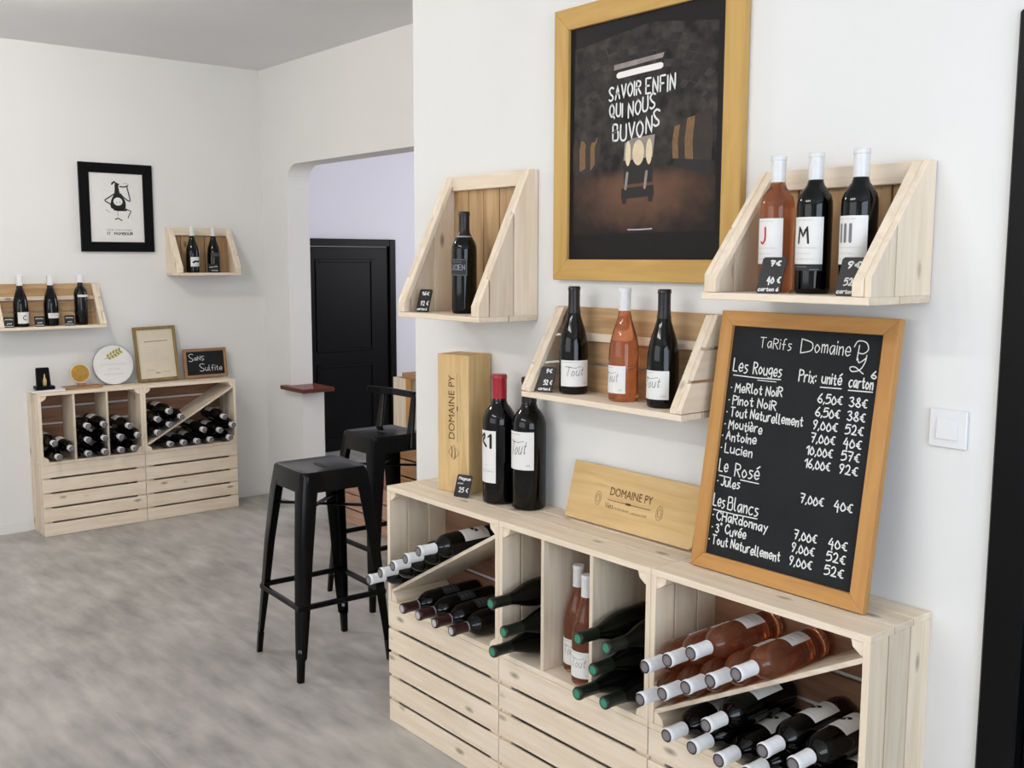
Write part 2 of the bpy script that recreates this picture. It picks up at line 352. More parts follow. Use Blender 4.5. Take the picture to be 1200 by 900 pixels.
def font_mesh(mb, text, x0, y0, size, fn, m=None, x1=None):
    cu = bpy.data.curves.new('t', 'FONT'); cu.body = text; cu.size = size; cu.resolution_u = 3
    ob = bpy.data.objects.new('t', cu); C.objects.link(ob)
    dg = bpy.context.evaluated_depsgraph_get(); dg.update()
    me = bpy.data.meshes.new_from_object(ob.evaluated_get(dg))
    W_ = max(v.co.x for v in me.vertices); sx = 1.0 if x1 is None else (x1 - x0)/W_
    i = mb.mi(m); vs = [mb.bm.verts.new(fn(x0 + v.co.x*sx, y0 + v.co.y)) for v in me.vertices]
    for p in me.polygons:
        try: f = mb.bm.faces.new([vs[k] for k in p.vertices]); f.material_index = i
        except ValueError: pass
    bpy.data.objects.remove(ob); bpy.data.curves.remove(cu); bpy.data.meshes.remove(me)

# ================================================================== the setting
XL, YA, ZC = -3.317, 0.981, 2.70
def struct(name, mb, m, **k):
    o = mb.build(name, m, **k); o['kind'] = 'structure'; return o
b = MB(); b.box((-4.6, -4.8, -0.06), (4.8, 4.4, 0)); struct('floor', b, 'floor_vinyl')
b = MB(); b.box((-3.45, -4.8, ZC), (4.8, YA + 0.15, ZC + 0.08)); struct('ceiling', b, 'ceiling_paint')
b = MB(); b.box((-4.6, YA + 0.15, ZC), (0.2, 4.4, ZC + 0.08)); struct('ceiling_annex', b, 'ceiling_paint')
b = MB(); b.box((XL - 0.13, -4.8, 0), (XL, YA + 0.149, ZC)); struct('wall_left', b, 'wall_paint')
# main wall on the right with its door opening and the return that closes the arch bay
b = MB()
b.box((-0.17, 0, 0), (1.853, 0.15, ZC)); b.box((1.853, 0, 2.0), (2.76, 0.15, ZC)); b.box((2.76, 0, 0), (4.8, 0.15, ZC))
b.box((-0.17, 0.15, 0), (0.0, YA, ZC)); struct('wall_right', b, 'wall_paint')
# wall with the rounded opening and the low sill wall
b = MB()
arc = [(-2.86 - 0.12*math.cos(t*PI/16), 1.98 + 0.12*math.sin(t*PI/16)) for t in range(0, 9)]
poly = [(XL, 0), (-2.838, 0), (-2.838, 0.722), (-2.98, 0.722)] + arc + [(-0.75, 2.10), (-0.75, 0), (0.0, 0), (0.0, ZC), (XL, ZC)]
b.prism(poly, lambda u, v, d: (u, d, v), YA, YA + 0.15); struct('wall_back', b, 'wall_paint')
# annex beyond the opening
b = MB(); b.box((-4.45, YA + 0.15, 0), (-4.33, 1.70, ZC)); b.box((-4.45, 2.63, 0), (-4.33, 4.3, ZC)); b.box((-4.45, 1.70, 1.69), (-4.33, 2.63, ZC))
b.box((-4.45, YA, 0), (XL - 0.13, YA + 0.15, ZC)); struct('wall_annex_left', b, 'annex_paint')
b = MB(); b.box((-4.45, 4.2, 0), (0.2, 4.3, ZC)); b.box((0.0, YA + 0.15, 0), (0.1, 4.2, ZC)); struct('wall_annex_back', b, 'annex_paint')
# walls behind the camera with their windows
b = MB(); b.box((XL, -4.75, 0), (-1.2, -4.6, ZC)); b.box((2.4, -4.75, 0), (4.8, -4.6, ZC)); b.box((-1.2, -4.75, 0), (2.4, -4.6, 0.95)); b.box((-1.2, -4.75, 2.55), (2.4, -4.6, ZC))
struct('wall_front', b, 'wall_paint')
b = MB(); b.box((4.6, -4.6, 0), (4.75, -3.2, ZC)); b.box((4.6, -0.6, 0), (4.75, 0, ZC)); b.box((4.6, -3.2, 0), (4.75, -0.6, 0.8)); b.box((4.6, -3.2, 2.5), (4.75, -0.6, ZC))
struct('wall_side', b, 'wall_paint')
b = MB()
for x in (-1.17, 0.0, 1.2, 2.37): b.box((x - 0.03, -4.72, 0.95), (x + 0.03, -4.63, 2.55))
for z in (0.98, 2.52): b.box((-1.2, -4.72, z - 0.03), (2.4, -4.63, z + 0.03))
struct('window_1', b, 'white_plastic')
b = MB()
for y in (-3.17, -1.9, -0.63): b.box((4.63, y - 0.03, 0.8), (4.72, y + 0.03, 2.5))
for z in (0.83, 2.47): b.box((4.63, -3.2, z - 0.03), (4.72, -0.6, z + 0.03))
struct('window_2', b, 'white_plastic')
b = MB(); b.box((XL, -4.6, 0), (XL + 0.008, -0.5, 0.05)); b.box((XL, 0.70, 0), (XL + 0.008, YA, 0.012)); struct('baseboard_left', b, 'wall_paint')
# black door at the right edge
b = MB()
b.box((1.853, -0.012, 0), (1.93, 0.1, 2.0)); b.box((2.68, -0.012, 0), (2.76, 0.1, 2.0)); b.box((1.93, -0.012, 1.93), (2.68, 0.1, 2.0))
d1 = struct('door_1', b, 'black_paint', bevel=0.004)
b = MB(); b.box((1.932, 0.02, 0.008), (2.678, 0.06, 1.928))
for z0, z1 in ((0.15, 0.85), (1.0, 1.82)):
    for x0, x1 in ((2.02, 2.27), (2.34, 2.59)):
        b.box((x0, 0.008, z0), (x1, 0.021, z0 + 0.02)); b.box((x0, 0.008, z1 - 0.02), (x1, 0.021, z1)); b.box((x0, 0.008, z0 + 0.02), (x0 + 0.02, 0.021, z1 - 0.02)); b.box((x1 - 0.02, 0.008, z0 + 0.02), (x1, 0.021, z1 - 0.02))
b.build('door_leaf', 'black_paint', d1, bevel=0.002)
b = MB(); b.box((1.945, 0.012, 0.92), (1.985, 0.021, 1.12)); b.tube([(1.965, 0.015, 1.04), (1.965, -0.03, 1.04), (1.98, -0.035, 1.04), (2.07, -0.035, 1.035)], 0.008, 8)
h = b.build('door_handle', 'black_metal', d1, smooth=True)
# black door in the annex
b = MB(); b.box((-4.34, 1.702, 0), (-4.29, 1.76, 1.688)); b.box((-4.34, 2.57, 0), (-4.29, 2.628, 1.688)); b.box((-4.34, 1.76, 1.63), (-4.29, 2.57, 1.688))
d2 = struct('door_2', b, 'black_paint', bevel=0.004)
b = MB(); b.box((-4.36, 1.762, 0.006), (-4.315, 2.568, 1.628))
for z0, z1 in ((0.12, 0.7), (0.8, 1.53)):
    b.box((-4.315, 1.90, z0), (-4.305, 1.925, z1)); b.box((-4.315, 2.40, z0), (-4.305, 2.425, z1)); b.box((-4.315, 1.925, z0), (-4.305, 2.40, z0 + 0.025)); b.box((-4.315, 1.925, z1 - 0.025), (-4.305, 2.40, z1))
b.build('door_leaf', 'black_paint', d2, bevel=0.003)

# ================================================================== crates
T = 0.016
def open_crate(label, loc, rz, W, D, wood_='pine', dividers=(), diag=None, group='open crates full of bottles', back_gap=True):
    """fruit crate lying on its side, opening to -y; local origin at back-left-bottom, x right, z up, H = 0.4"""
    H = 0.4; t = thing('wine_crate', label, 'crate', loc, rz, group)
    def planks_y(n, gap, first):            # split depth into n strips
        ws = [first] + [(D - first - gap*(n-1))/(n-1)]*(n-1); y = -D; out = []
        for w_ in ws: out.append((y, y + w_)); y += w_ + gap
        return out
    for s in (0, 1):
        b = MB(); x0, x1 = (0.0005, T) if s == 0 else (W - T, W - 0.0005)
        for y0, y1 in planks_y(3, 0.006, 0.068): b.box((x0, y0, T), (x1, y1, H - T))
        b.build('side_panel', wood_+'_z', t, bevel=0.0012)
    for nm, z0, z1 in (('bottom_panel', 0.0005, T), ('top_panel', H - T, H)):
        b = MB()
        for y0, y1 in planks_y(3, 0.005, 0.09): b.box((0.0008, y0, z0), (W - 0.0008, y1, z1))
        b.build(nm, wood_+'_x', t, bevel=0.0012)
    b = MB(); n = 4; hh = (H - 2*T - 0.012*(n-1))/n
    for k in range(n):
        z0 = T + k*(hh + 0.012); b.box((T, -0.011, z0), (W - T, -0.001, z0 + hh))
    b.build('back_panel', 'inner'+wood_+'_x', t, bevel=0.001)  # back boards carry the crate's inner shade in their colour
    q = 0.03
    for sx in (0, 1):
        for sz in (0, 1):
            b = MB(); cx = T if sx == 0 else W - T; cz = T if sz == 0 else H - T; dx = q if sx == 0 else -q; dz = q if sz == 0 else -q
            b.prism([(cx, cz), (cx + dx, cz), (cx + dx*0.85, cz + dz*0.55), (cx + dx*0.2, cz + dz), (cx, cz + dz)], lambda u, v, d: (u, d, v), -D + 0.004, -0.012)
            b.build('corner_post', wood_+'_y', t, bevel=0.001)
    for x in dividers:
        b = MB(); b.box((x - 0.006, -D + 0.002, T), (x + 0.006, -0.012, H - T)); b.build('divider', 'ply_z', t, bevel=0.001)
    if diag:
        (x0, z0), (x1, z1) = diag; b = MB(); d = Vector((x1-x0, 0, z1-z0)).normalized(); nn = Vector((-d.z, 0, d.x))*0.011
        P = [(x0, z0), (x1, z1), (x1 - nn.x, z1 - nn.z), (x0 - nn.x, z0 - nn.z)]
        b.prism([(u, v) for u, v in P], lambda u, v, dd: (u, dd, v), -D + 0.002, -0.012); b.build('diagonal_shelf', 'ply_x', t, bevel=0.001)
    return t
def slat_crate(label, loc, rz, W, D, wood_='pine', group='slatted base crates', H=0.4, n=5):
    t = thing('slatted_crate', label, 'crate', loc, rz, group)
    gap = 0.011; hh = (H - gap*(n-1))/n; r = random.Random(int(abs(loc[0]*97 + loc[1]*31)*10))
    for k in range(n):
        b = MB(); z0 = k*(hh + gap) + (0.0008 if k == 0 else 0); j = r.uniform(-0.0015, 0.0015)
        b.box((0.0015, -D + j*0.3, z0), (W - 0.0015, -D + 0.009, z0 + hh - (0.0006 if k == n-1 else 0))); b.build('slat', wood_+'_x', t, bevel=0.0015)
    for s in (0, 1):
        b = MB(); x0, x1 = (0.0015, T) if s == 0 else (W - T, W - 0.0015)
        y = -D + 0.0095
        for w_ in (0.062, 0.068, 0.06):
            b.box((x0, y, 0.001), (x1, min(y + w_, -0.001), H - 0.001)); y += w_ + 0.006
        b.build('side_panel', wood_+'_z', t, bevel=0.0012)
    b = MB(); b.box((T, -0.012, 0.001), (W - T, -0.001, H - 0.001)); b.build('back_panel', wood_+'_x', t)
    for s in (0, 1):
        for y0 in (-D + 0.0098, -0.045):
            b = MB(); x0 = T if s == 0 else W - T - 0.032; b.box((x0, y0, 0.001), (x0 + 0.032, y0 + 0.03, H - 0.002)); b.build('corner_post', wood_+'_z', t)
    return t
WC, DC, DL = 0.58, 0.2353, 0.215
YL0, WL = -0.4754, 0.5711
slat_crate('slatted base crate at the left end of the near wine cabinet, beside the stools', (0, 0, 0), 0, WC, DC)
slat_crate('middle slatted base crate of the near cabinet, under the standing pink bottles', (WC, 0, 0), 0, WC, DC)
slat_crate('slatted base crate at the right end of the near cabinet, under the pink bottles rack', (2*WC, 0, 0), 0, WC, DC)
open_crate('open crate nearest the stools in the near cabinet, diagonal shelf of dark bottles', (0, 0, 0.4), 0, WC, DC, diag=((0.018, 0.054), (WC - 0.018, 0.356)))
open_crate('middle open crate of the near cabinet, split into three cells by two dividers', (WC, 0, 0.4), 0, WC, DC, dividers=(0.186, 0.374))
open_crate('open crate below the big chalkboard, white-capped pink bottles on its diagonal shelf', (2*WC, 0, 0.4), 0, WC, DC, diag=((0.018, 0.052), (WC - 0.018, 0.352)))
slat_crate('left slatted base crate of the far corner cabinet, below the three bottle cells', (XL, YL0, 0), PI/2, WL, DL, 'pine')
slat_crate('right slatted base crate of the far corner cabinet, nearest the white corner', (XL, YL0 + WL, 0), PI/2, WL, DL, 'pine')
open_crate('left open crate of the far cabinet, three cells of white-capped bottles', (XL, YL0, 0.4), PI/2, WL, DL, dividers=(0.187, 0.368))
open_crate('right open crate of the far cabinet, long diagonal shelf rising to the right', (XL, YL0 + WL, 0.4), PI/2, WL, DL, diag=((0.018, 0.058), (WL - 0.018, 0.358)))

# ------------------------------------------------------------------ wall shelves cut from crates
def cut_shelf(label, loc, rz, W, H, D, top, vertical, lip=0.03, cuts=(0.09, 0.085), wood_='pine'):
    """half crate: full depth at the bottom, `top` deep at the top; sides cut on the slant"""
    t = thing('wall_shelf', label, 'shelf', loc, rz, 'crate shelves on the walls')
    b = MB(); n = 5 if vertical else 3
    if vertical:
        ww = (W - 2*T - 0.004*(n-1))/n
        for k in range(n):
            x0 = T + k*(ww + 0.004); b.box((x0, -0.013, T), (x0 + ww, -0.002, H - 0.001))
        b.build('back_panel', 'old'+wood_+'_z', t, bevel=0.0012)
        b = MB(); b.box((T, -0.013 - 0.02, H - 0.045), (W - T, -0.0135, H)); b.build('top_rail', wood_+'_x', t, bevel=0.0015)
    else:
        hh = (H - T - 0.006*(n-1))/n
        for k in range(n):
            z0 = T + k*(hh + 0.006); b.box((T, -0.013, z0), (W - T, -0.002, z0 + hh))
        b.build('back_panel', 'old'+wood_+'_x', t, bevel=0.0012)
        b = MB(); b.box((T, -0.024, H*0.63), (W - T, -0.0135, H*0.72)); b.build('back_rail', wood_+'_x', t, bevel=0.0012)
    b = MB(); b.box((0.001, -D, 0.0005), (W - 0.001, -D*0.5 - 0.002, T)); b.box((0.001, -D*0.5 + 0.002, 0.0005), (W - 0.001, -0.002, T)); b.build('bottom_panel', wood_+'_x', t, bevel=0.0015)
    def yedge(z): return -(D - (D - top)*max(0, z - T - lip)/(H - T - lip)) if z > T + lip else -D
    for s in (0, 1):
        x0, x1 = (0.001, T - 0.001) if s == 0 else (W - T + 0.001, W - 0.001)
        b = MB()
        if vertical:
            y = -0.002
            for w_ in (*cuts, 1.0):
                ya, yb = y, max(y - w_, -D)
                if ya - yb < 0.004: break
                ztop_b = min(H, T + lip + (H - T - lip)*(D + yb)/(D - top)) if yb > -D + 1e-6 else T + lip
                ztop_a = min(H, T + lip + (H - T - lip)*(D + ya)/(D - top))
                zk = H; yk = -top; P = [(ya, T), (ya, ztop_a)]
                if ztop_a >= H - 1e-6 and yb < yk: P.append((yk, H))
                P += [(yb, ztop_b), (yb, T)]
                b.prism(P, lambda u, v, d: (d, u, v), x0, x1); y = yb - 0.005
            b.build('side_panel', wood_+'_z', t, bevel=0.0012)
        else:
            zs = [T, T + (H-T)*0.33, T + (H-T)*0.66, H]
            for a, c in zip(zs, zs[1:]):
                a2, c2 = a + 0.002, c - (0.005 if c < H else 0)
                P = [(-0.002, a2), (-0.002, c2), (yedge(c2), c2)]
                if a2 < T + lip < c2: P.append((-D, T + lip))
                P.append((yedge(a2), a2)); b.prism(P, lambda u, v, d: (d, u, v), x0, x1)
            b.build('side_panel', wood_+'_y', t, bevel=0.0012)
        # slanted batten that finishes the cut edge
        xi0, xi1 = (T - 0.0005, T + 0.022) if s == 0 else (W - T - 0.022, W - T + 0.0005)
        b = MB(); z0 = T + lip; th = 0.014
        b.prism([(-D + 0.001, T + 0.001), (-D + 0.001, z0), (-top - 0.001, H - 0.002), (-top + th*1.1, H - 0.002), (-D + th*1.3, z0 - 0.002), (-D + th*1.3, T + 0.001)], lambda u, v, d: (d, u, v), xi0, xi1)
        b.build('slanted_batten', wood_+'_z', t, bevel=0.0012)
    return t
cut_shelf('tall slant-sided crate shelf left of the cellar poster, single bottle inside', (0.06, 0, 1.352), 0, 0.417, 0.442, 0.225, 0.035, True)
cut_shelf('slant-sided crate shelf just below the cellar poster, holding three bottles', (0.585, 0, 1.148), 0, 0.592, 0.252, 0.158, 0.03, False, lip=0.012)
cut_shelf('slant-sided crate shelf right of the poster, above the big chalkboard', (1.292, 0, 1.446), 0, 0.41, 0.288, 0.235, 0.032, True, cuts=(0.135, 0.085))
cut_shelf('long slant-sided crate shelf with three bottles, at the left photo edge', (XL, -0.642, 1.142), PI/2, 0.575, 0.248, 0.15, 0.025, False, lip=0.012)
cut_shelf('small slant-sided crate shelf with two bottles, near the far corner', (XL, 0.345, 1.431), PI/2, 0.405, 0.285, 0.17, 0.03, True, cuts=(0.12,))

# ================================================================== bottles
BORD = [(0, 0.006), (.024, .004), (.033, 0), (.0365, .004), (.037, .012), (.037, .182), (.0362, .194), (.0325, .207), (.025, .219), (.0185, .227), (.0158, .236), (.0148, .25), (.0146, .285), (.0146, .2945), (0, .2945)]
BURG = [(0, 0.006), (.026, .004), (.036, 0), (.0398, .004), (.0403, .012), (.0403, .115), (.0395, .132), (.0365, .155), (.031, .177), (.0245, .197), (.0192, .214), (.0163, .23), (.0152, .25), (.0147, .285), (.0147, .2945), (0, .2945)]
def rad_at(prof, z):
    for (r0, z0), (r1, z1) in zip(prof[2:], prof[3:]):
        if z0 <= z <= z1: return r0 + (r1 - r0)*((z - z0)/(z1 - z0) if z1 > z0 else 0)
    return prof[-2][0]
def make_bottle(shape, glass, foil, foil_z, label=None, seal=None, scale=1.0, sxy=1.0, name='wine_bottle', collar=False):
    """returns an unnamed proto thing, upright, front facing -y"""
    prof = [(r*scale*sxy, z*scale) for r, z in shape]; t = thing(name, None, None)
    top = prof[-1][1]
    b = MB()
    if glass == 'rose_glass':
        b.lathe([p for p in prof], 28)
    else: b.lathe(prof, 28)
    b.build('glass_body', glass, t, smooth=True)
    z0 = foil_z*scale; e = 0.0007*scale
    fp = [(rad_at(prof, z0) + 0.0001, z0)] + [(max(rad_at(prof, z0 + (top - z0)*k/6), 0.0153*scale*sxy) + e, z0 + (top - z0)*k/6 + 0.0005) for k in range(0, 6)]
    rt_ = max(prof[-2][0], 0.0153*scale*sxy) + e
    fp += [(rt_, top*0.965), (rt_ + 0.0012, top*0.968), (rt_ + 0.0012, top*0.993), (rt_ - 0.001, top + 0.001), (0, top + 0.0012)]
    b = MB(); b.lathe(fp, 24); cap = b.build('foil_capsule', foil, t, smooth=True)
    if collar:
        b = MB(); r_ = rad_at(prof, z0) + 0.0009; b.lathe([(r_, z0 - 0.001), (r_ + 0.0004, z0 + 0.001), (r_, z0 + 0.003)], 24); b.build('foil_band', 'silver_ink', cap, smooth=True)
    if seal:
        b = MB(); b.lathe([(rt_ - 0.0008, top + 0.0013), (rt_*0.72, top + 0.0017)], 24, 'seal_ring'); b.lathe([(rt_*0.72, top + 0.0017), (0, top + 0.0019)], 24, seal); b.build('capsule_seal', seal, cap)
    if label: label(t, prof, scale)
    return t
def paper(t, prof, z0, z1, half, m='label_paper', name='paper_label', turn=0.0):
    a = -PI/2 + turn; r = [(rad_at(prof, z) + 0.0006, z) for z in (z0, z0 + (z1-z0)*0.33, z0 + (z1-z0)*0.66, z1)]
    b = MB(); b.lathe(r, 20, None, a - half, a + half); return b.build(name, m, t, smooth=True)
def on_curve(prof, z0, turn=0.0, e=0.0012):
    """map label coordinates (u across, v up) onto the bottle"""
    def fn(u, v):
        r = rad_at(prof, z0 + v) + e; a = -PI/2 + turn + u/r
        return (r*math.cos(a), r*math.sin(a), z0 + v)
    return fn
def lab_tout(z0, z1, half, turn=0.0, ink='black_ink', word='Tout'):
    def f(t, prof, s):
        p = paper(t, prof, z0*s, z1*s, half, turn=turn); fn = on_curve(prof, z0*s, turn); r = prof[5][0]; w_ = r*half; H = (z1 - z0)*s
        b = MB(); write(b, word, -w_*0.62, H*0.42, H*0.34, fn, 0.0011*s, ink, x1=w_*0.45, jitter=0.9, shear=0.25)
        ribbon(b, [(-w_*0.7 + w_*1.1*k/8, H*0.74 + 0.002*math.sin(k)) for k in range(9)], 0.0009*s, fn, ink)
        ribbon(b, [(-w_*0.85 + w_*1.0*k/8, H*0.93) for k in range(9)], 0.0006*s, fn, 'grey_ink')
        scribble(b, w_*0.55, w_*0.8, H*0.1, 0.004*s, fn, 0.0009*s, 'grey_ink'); b.build('label_print', ink, p, recalc=False)
    return f
def lab_letter(ch, z0, z1, half, ink, turn=0.0, wid=0.0046, size=0.034):
    def f(t, prof, s):
        p = paper(t, prof, z0, z1, half, turn=turn); fn = on_curve(prof, z0, turn); r = prof[5][0]; w_ = r*half; H = z1 - z0; b = MB()
        if ch == 'III':
            for k in range(3): ribbon(b, [(-w_*0.55 + k*0.0125, H*0.47), (-w_*0.55 + k*0.0125, H*0.47 + size)], wid*1.4, fn, ink)
        elif ch == 'J': write(b, 'J', -w_*0.45, H*0.45, size, fn, wid, ink, x1=-w_*0.45 + 0.012, jitter=0)
        else: write(b, ch, -w_*0.5, H*0.45, size, fn, wid, ink, x1=-w_*0.5 + 0.024, jitter=0)
        for k, (v, l) in enumerate(((0.93, 1.2), (0.34, 1.5), (0.22, 1.1), (0.1, 1.3))):
            scribble(b, -w_*0.8, -w_*0.8 + w_*l, H*v, 0.0016, fn, 0.0006, 'pale_ink', k)
        b.build('label_print', ink, p, recalc=False)
        if ch == 'M':
            q = paper(t, prof, z0 - 0.014, z0 - 0.001, half, 'charcoal_paper', 'neck_strip', turn); b = MB(); fn2 = on_curve(prof, z0 - 0.014, turn)
            scribble(b, -w_*0.7, w_*0.1, 0.008, 0.001, fn2, 0.0007, 'pale_ink', 5); scribble(b, w_*0.3, w_*0.8, 0.002, 0.002, fn2, 0.0008, 'pale_ink', 6); b.build('label_print', 'pale_ink', q, recalc=False)
    return f
def lab_lucien(t, prof, s):
    z0, z1, half, turn = 0.115, 0.165, 0.9, 0.12
    p = paper(t, prof, z0, z1, half, 'charcoal_paper', turn=turn); fn = on_curve(prof, z0, turn); w_ = prof[5][0]*half; H = z1 - z0; b = MB()
    for P in ([(-w_ + 0.002, 0.002), (w_ - 0.002, 0.002)], [(-w_ + 0.002, H - 0.002), (w_ - 0.002, H - 0.002)]):
        ribbon(b, [(P[0][0] + (P[1][0] - P[0][0])*k/10, P[0][1]) for k in range(11)], 0.0009, fn, 'silver_ink')
    for x in (-w_ + 0.002, w_ - 0.002): ribbon(b, [(x, 0.002), (x, H - 0.002)], 0.0009, fn, 'silver_ink')
    write(b, 'LUCIEN', -w_*0.8, H*0.34, 0.0155, fn, 0.002, 'silver_ink', x1=w_*0.8, jitter=0)
    ribbon(b, [(-w_*0.5 + w_*k/8, H*0.82) for k in range(9)], 0.0008, fn, 'silver_ink'); b.build('label_print', 'silver_ink', p, recalc=False)
def lab_tall(t, prof, s):
    z0, z1, half, turn = 0.066, 0.224, 0.62, 0.0
    p = paper(t, prof, z0, z1, half, turn=turn); fn = on_curve(prof, z0, turn); w_ = prof[5][0]*half; H = z1 - z0; b = MB()
    ribbon(b, smooth_pts([(-w_*0.8, H*0.86), (-w_*0.35, H*0.93), (-w_*0.3, H*0.86), (-w_*0.62, H*0.8), (-w_*0.15, H*0.72), (-w_*0.05, H*0.7)]), 0.0075, fn, 'black_ink')
    ribbon(b, [(w_*0.5, H*0.68), (w_*0.5, H*0.92)], 0.0085, fn, 'black_ink'); ribbon(b, [(w_*0.2, H*0.88), (w_*0.5, H*0.93)], 0.005, fn, 'black_ink')
    ribbon(b, [(-w_*0.85 + w_*1.7*k/8, H*0.22) for k in range(9)], 0.0008, fn, 'grey_ink'); scribble(b, -w_*0.7, w_*0.6, H*0.25, 0.002, fn, 0.0008, 'pale_ink', 3)
    scribble(b, -w_*0.2, w_*0.1, H*0.33, 0.005, fn, 0.001, 'pale_ink', 4); b.build('label_print', 'black_ink', p, recalc=False)
def lab_plain(z0, z1, half, m='label_paper', motif=None, turn=0.0):
    def f(t, prof, s):
        p = paper(t, prof, z0*s, z1*s, half, m, turn=turn)
        if motif:
            fn = on_curve(prof, z0*s, turn); w_ = prof[5][0]*half; H = (z1 - z0)*s; b = MB()
            if motif == 'C': write(b, 'C', -0.008, H*0.3, H*0.4, fn, 0.004, 'black_ink', x1=0.008, jitter=0)
            elif motif == 'bird':
                ribbon(b, smooth_pts([(-w_*0.6, H*0.42), (-w_*0.2, H*0.55), (w_*0.2, H*0.5), (w_*0.6, H*0.6)]), H*0.2, fn, 'black_ink'); scribble(b, -w_*0.7, w_*0.7, H*0.15, 0.003, fn, 0.001, 'grey_ink', 9)
            elif motif == 'black': 
                ribbon(b, [(-w_*0.2, H*0.42), (w_*0.05, H*0.5), (w_*0.35, H*0.46)], H*0.16, fn, 'black_ink'); scribble(b, -w_*0.8, w_*0.6, H*0.16, 0.002, fn, 0.0008, 'blue_ink', 3); scribble(b, -w_*0.8, w_*0.6, H*0.84, 0.002, fn, 0.0008, 'pale_ink', 4)
            elif motif == 'print': 
                for k in range(3): scribble(b, -w_*0.7, w_*0.6, H*(0.25 + 0.25*k), 0.003, fn, 0.001, 'silver_ink' if m == 'charcoal_paper' else 'grey_ink', k)
            b.build('label_print', 'black_ink', p, recalc=False)
    return f
def stand(proto, used, label, group, loc, rz=0.0, scale=None):
    o = proto if not used.get(proto.name) else dup(proto); used[proto.name] = 1
    o.location = loc; o.rotation_euler = (0, 0, rz); tag(o, label, 'bottle', group)
    return o
USED = {}
def lay(proto, label, group, loc, spin, heading=0.0):
    """lay a bottle on its side: base at loc, neck towards the viewer's side of the crate"""
    o = proto if not USED.get(proto.name) else dup(proto); USED[proto.name] = 1
    M = Matrix.Translation(loc) @ Matrix.Rotation(heading, 4, 'Z') @ Matrix.Rotation(PI/2, 4, 'X') @ Matrix.Rotation(spin, 4, 'Z')
    o.rotation_mode = 'QUATERNION'; o.location = M.to_translation(); o.rotation_quaternion = M.to_quaternion()
    tag(o, label, 'bottle', group); return o
# --- the kinds kept in the near cabinet
k_white = make_bottle(BORD, 'dark_glass', 'white_foil', 0.236, lab_plain(0.05, 0.145, 1.05, motif='black'), 'grey_seal', scale=0.99)
k_dark = make_bottle(BORD, 'dark_glass', 'maroon_foil', 0.238, lab_plain(0.09, 0.15, 0.9, 'charcoal_paper', 'print'), 'pale_seal', scale=0.99, collar=True)
k_green = make_bottle(BURG, 'green_glass', 'dark_green_foil', 0.232, None, 'green_seal', scale=0.99)
k_rose = make_bottle(BORD, 'rose_glass', 'white_foil', 0.236, lab_plain(0.06, 0.13, 0.95, 'label_paper', 'print'), 'grey_seal', scale=0.99)
UPS = PI      # spin that turns the label to the top
BY = -0.013   # base of the lying bottles against the crate back
# left crate: row of five on the diagonal shelf
sl = math.atan2(0.302, WC - 0.036); dx_, dz_ = math.cos(sl), math.sin(sl)
nth = ['lowest', 'second lowest', 'middle', 'second highest', 'highest']
for i in range(5):
    s_ = 0.062 + 0.0805*i; px = 0.018 + s_*dx_ - 0.0385*dz_; pz = 0.454 + s_*dz_ + 0.0385*dx_
    lay(k_white, f'{nth[i]} of five white-capped bottles on the diagonal shelf nearest the stools', 'white-capped bottles on the left diagonal', (px, BY - 0.036, pz), UPS + 0.4*(i % 2) - 0.2)
for i, x in enumerate((0.196, 0.277, 0.362, 0.447)):
    lay(k_dark, f'{["leftmost", "second from left", "third from left", "rightmost"][i]} of four dark-capped bottles under the diagonal shelf nearest the stools', 'dark-capped bottles under the left diagonal', (x, BY - (0.0 if i else 0.004), 0.4535), UPS)
for i, (x, z) in enumerate(((0.24, 0.5205), (0.322, 0.5195), (0.405, 0.519))): pass
# middle crate, left cell: three green-sealed bottles
for (x, z, t_) in ((0.655, 0.4568, 'lowest'), (0.703, 0.5275, 'middle'), (0.6475, 0.592, 'highest')):
    lay(k_green, f'{t_} of three green-sealed dark bottles in the cell left of the pink bottles', 'green-sealed bottles left of the pink ones', (x, BY - 0.012, z), UPS)
for (x, z, t_) in ((1.0025, 0.4568, 'bottom left'), (1.0835, 0.4568, 'bottom right'), (1.044, 0.5285, 'middle row'), (1.0035, 0.6, 'top left'), (1.088, 0.598, 'top right')):
    lay(k_green, f'{t_} of five green-sealed bottles in the cell right of the pink ones', 'green-sealed bottles right of the pink ones', (x, BY - (0.02 if x < 1.02 else 0.006), z), UPS)
# right crate: pink bottles on the diagonal, dark ones below
sl = math.atan2(0.300, WC - 0.036); dx_, dz_ = math.cos(sl), math.sin(sl); bx, bz = 2*WC + 0.018, 0.452
for i in range(5):
    s_ = 0.066 + 0.0775*i; px = bx + s_*dx_ - 0.0378*dz_; pz = bz + s_*dz_ + 0.0378*dx_
    lay(k_rose, f'{nth[i]} pink bottle in the lower row of five below the chalkboard', 'pink bottles on the right diagonal', (px, BY - 0.022, pz), UPS + 0.25)
for i in range(3):
    s_ = 0.066 + 0.0775*(i + 0.5); px = bx + s_*dx_ - (0.0378 + 0.066)*dz_; pz = bz + s_*dz_ + (0.0378 + 0.066)*dx_
    lay(k_rose, f'{["lowest", "middle", "highest"][i]} pink bottle in the upper row of three below the chalkboard', 'pink bottles on the right diagonal', (px, BY - 0.01, pz), UPS + 0.15)
pos = ['leftmost', 'second from left', 'third from left', 'fourth from left', 'fifth from left', 'rightmost']
for i, x in enumerate((1.292, 1.367, 1.442, 1.517, 1.592, 1.667)):
    lay(k_white, f'{pos[i]} white-capped dark bottle in the bottom row under the pink bottles', 'white-capped bottles under the pink ones', (x, BY - (0.012 if i < 4 else 0), 0.4535), UPS + 0.1*(i % 3))
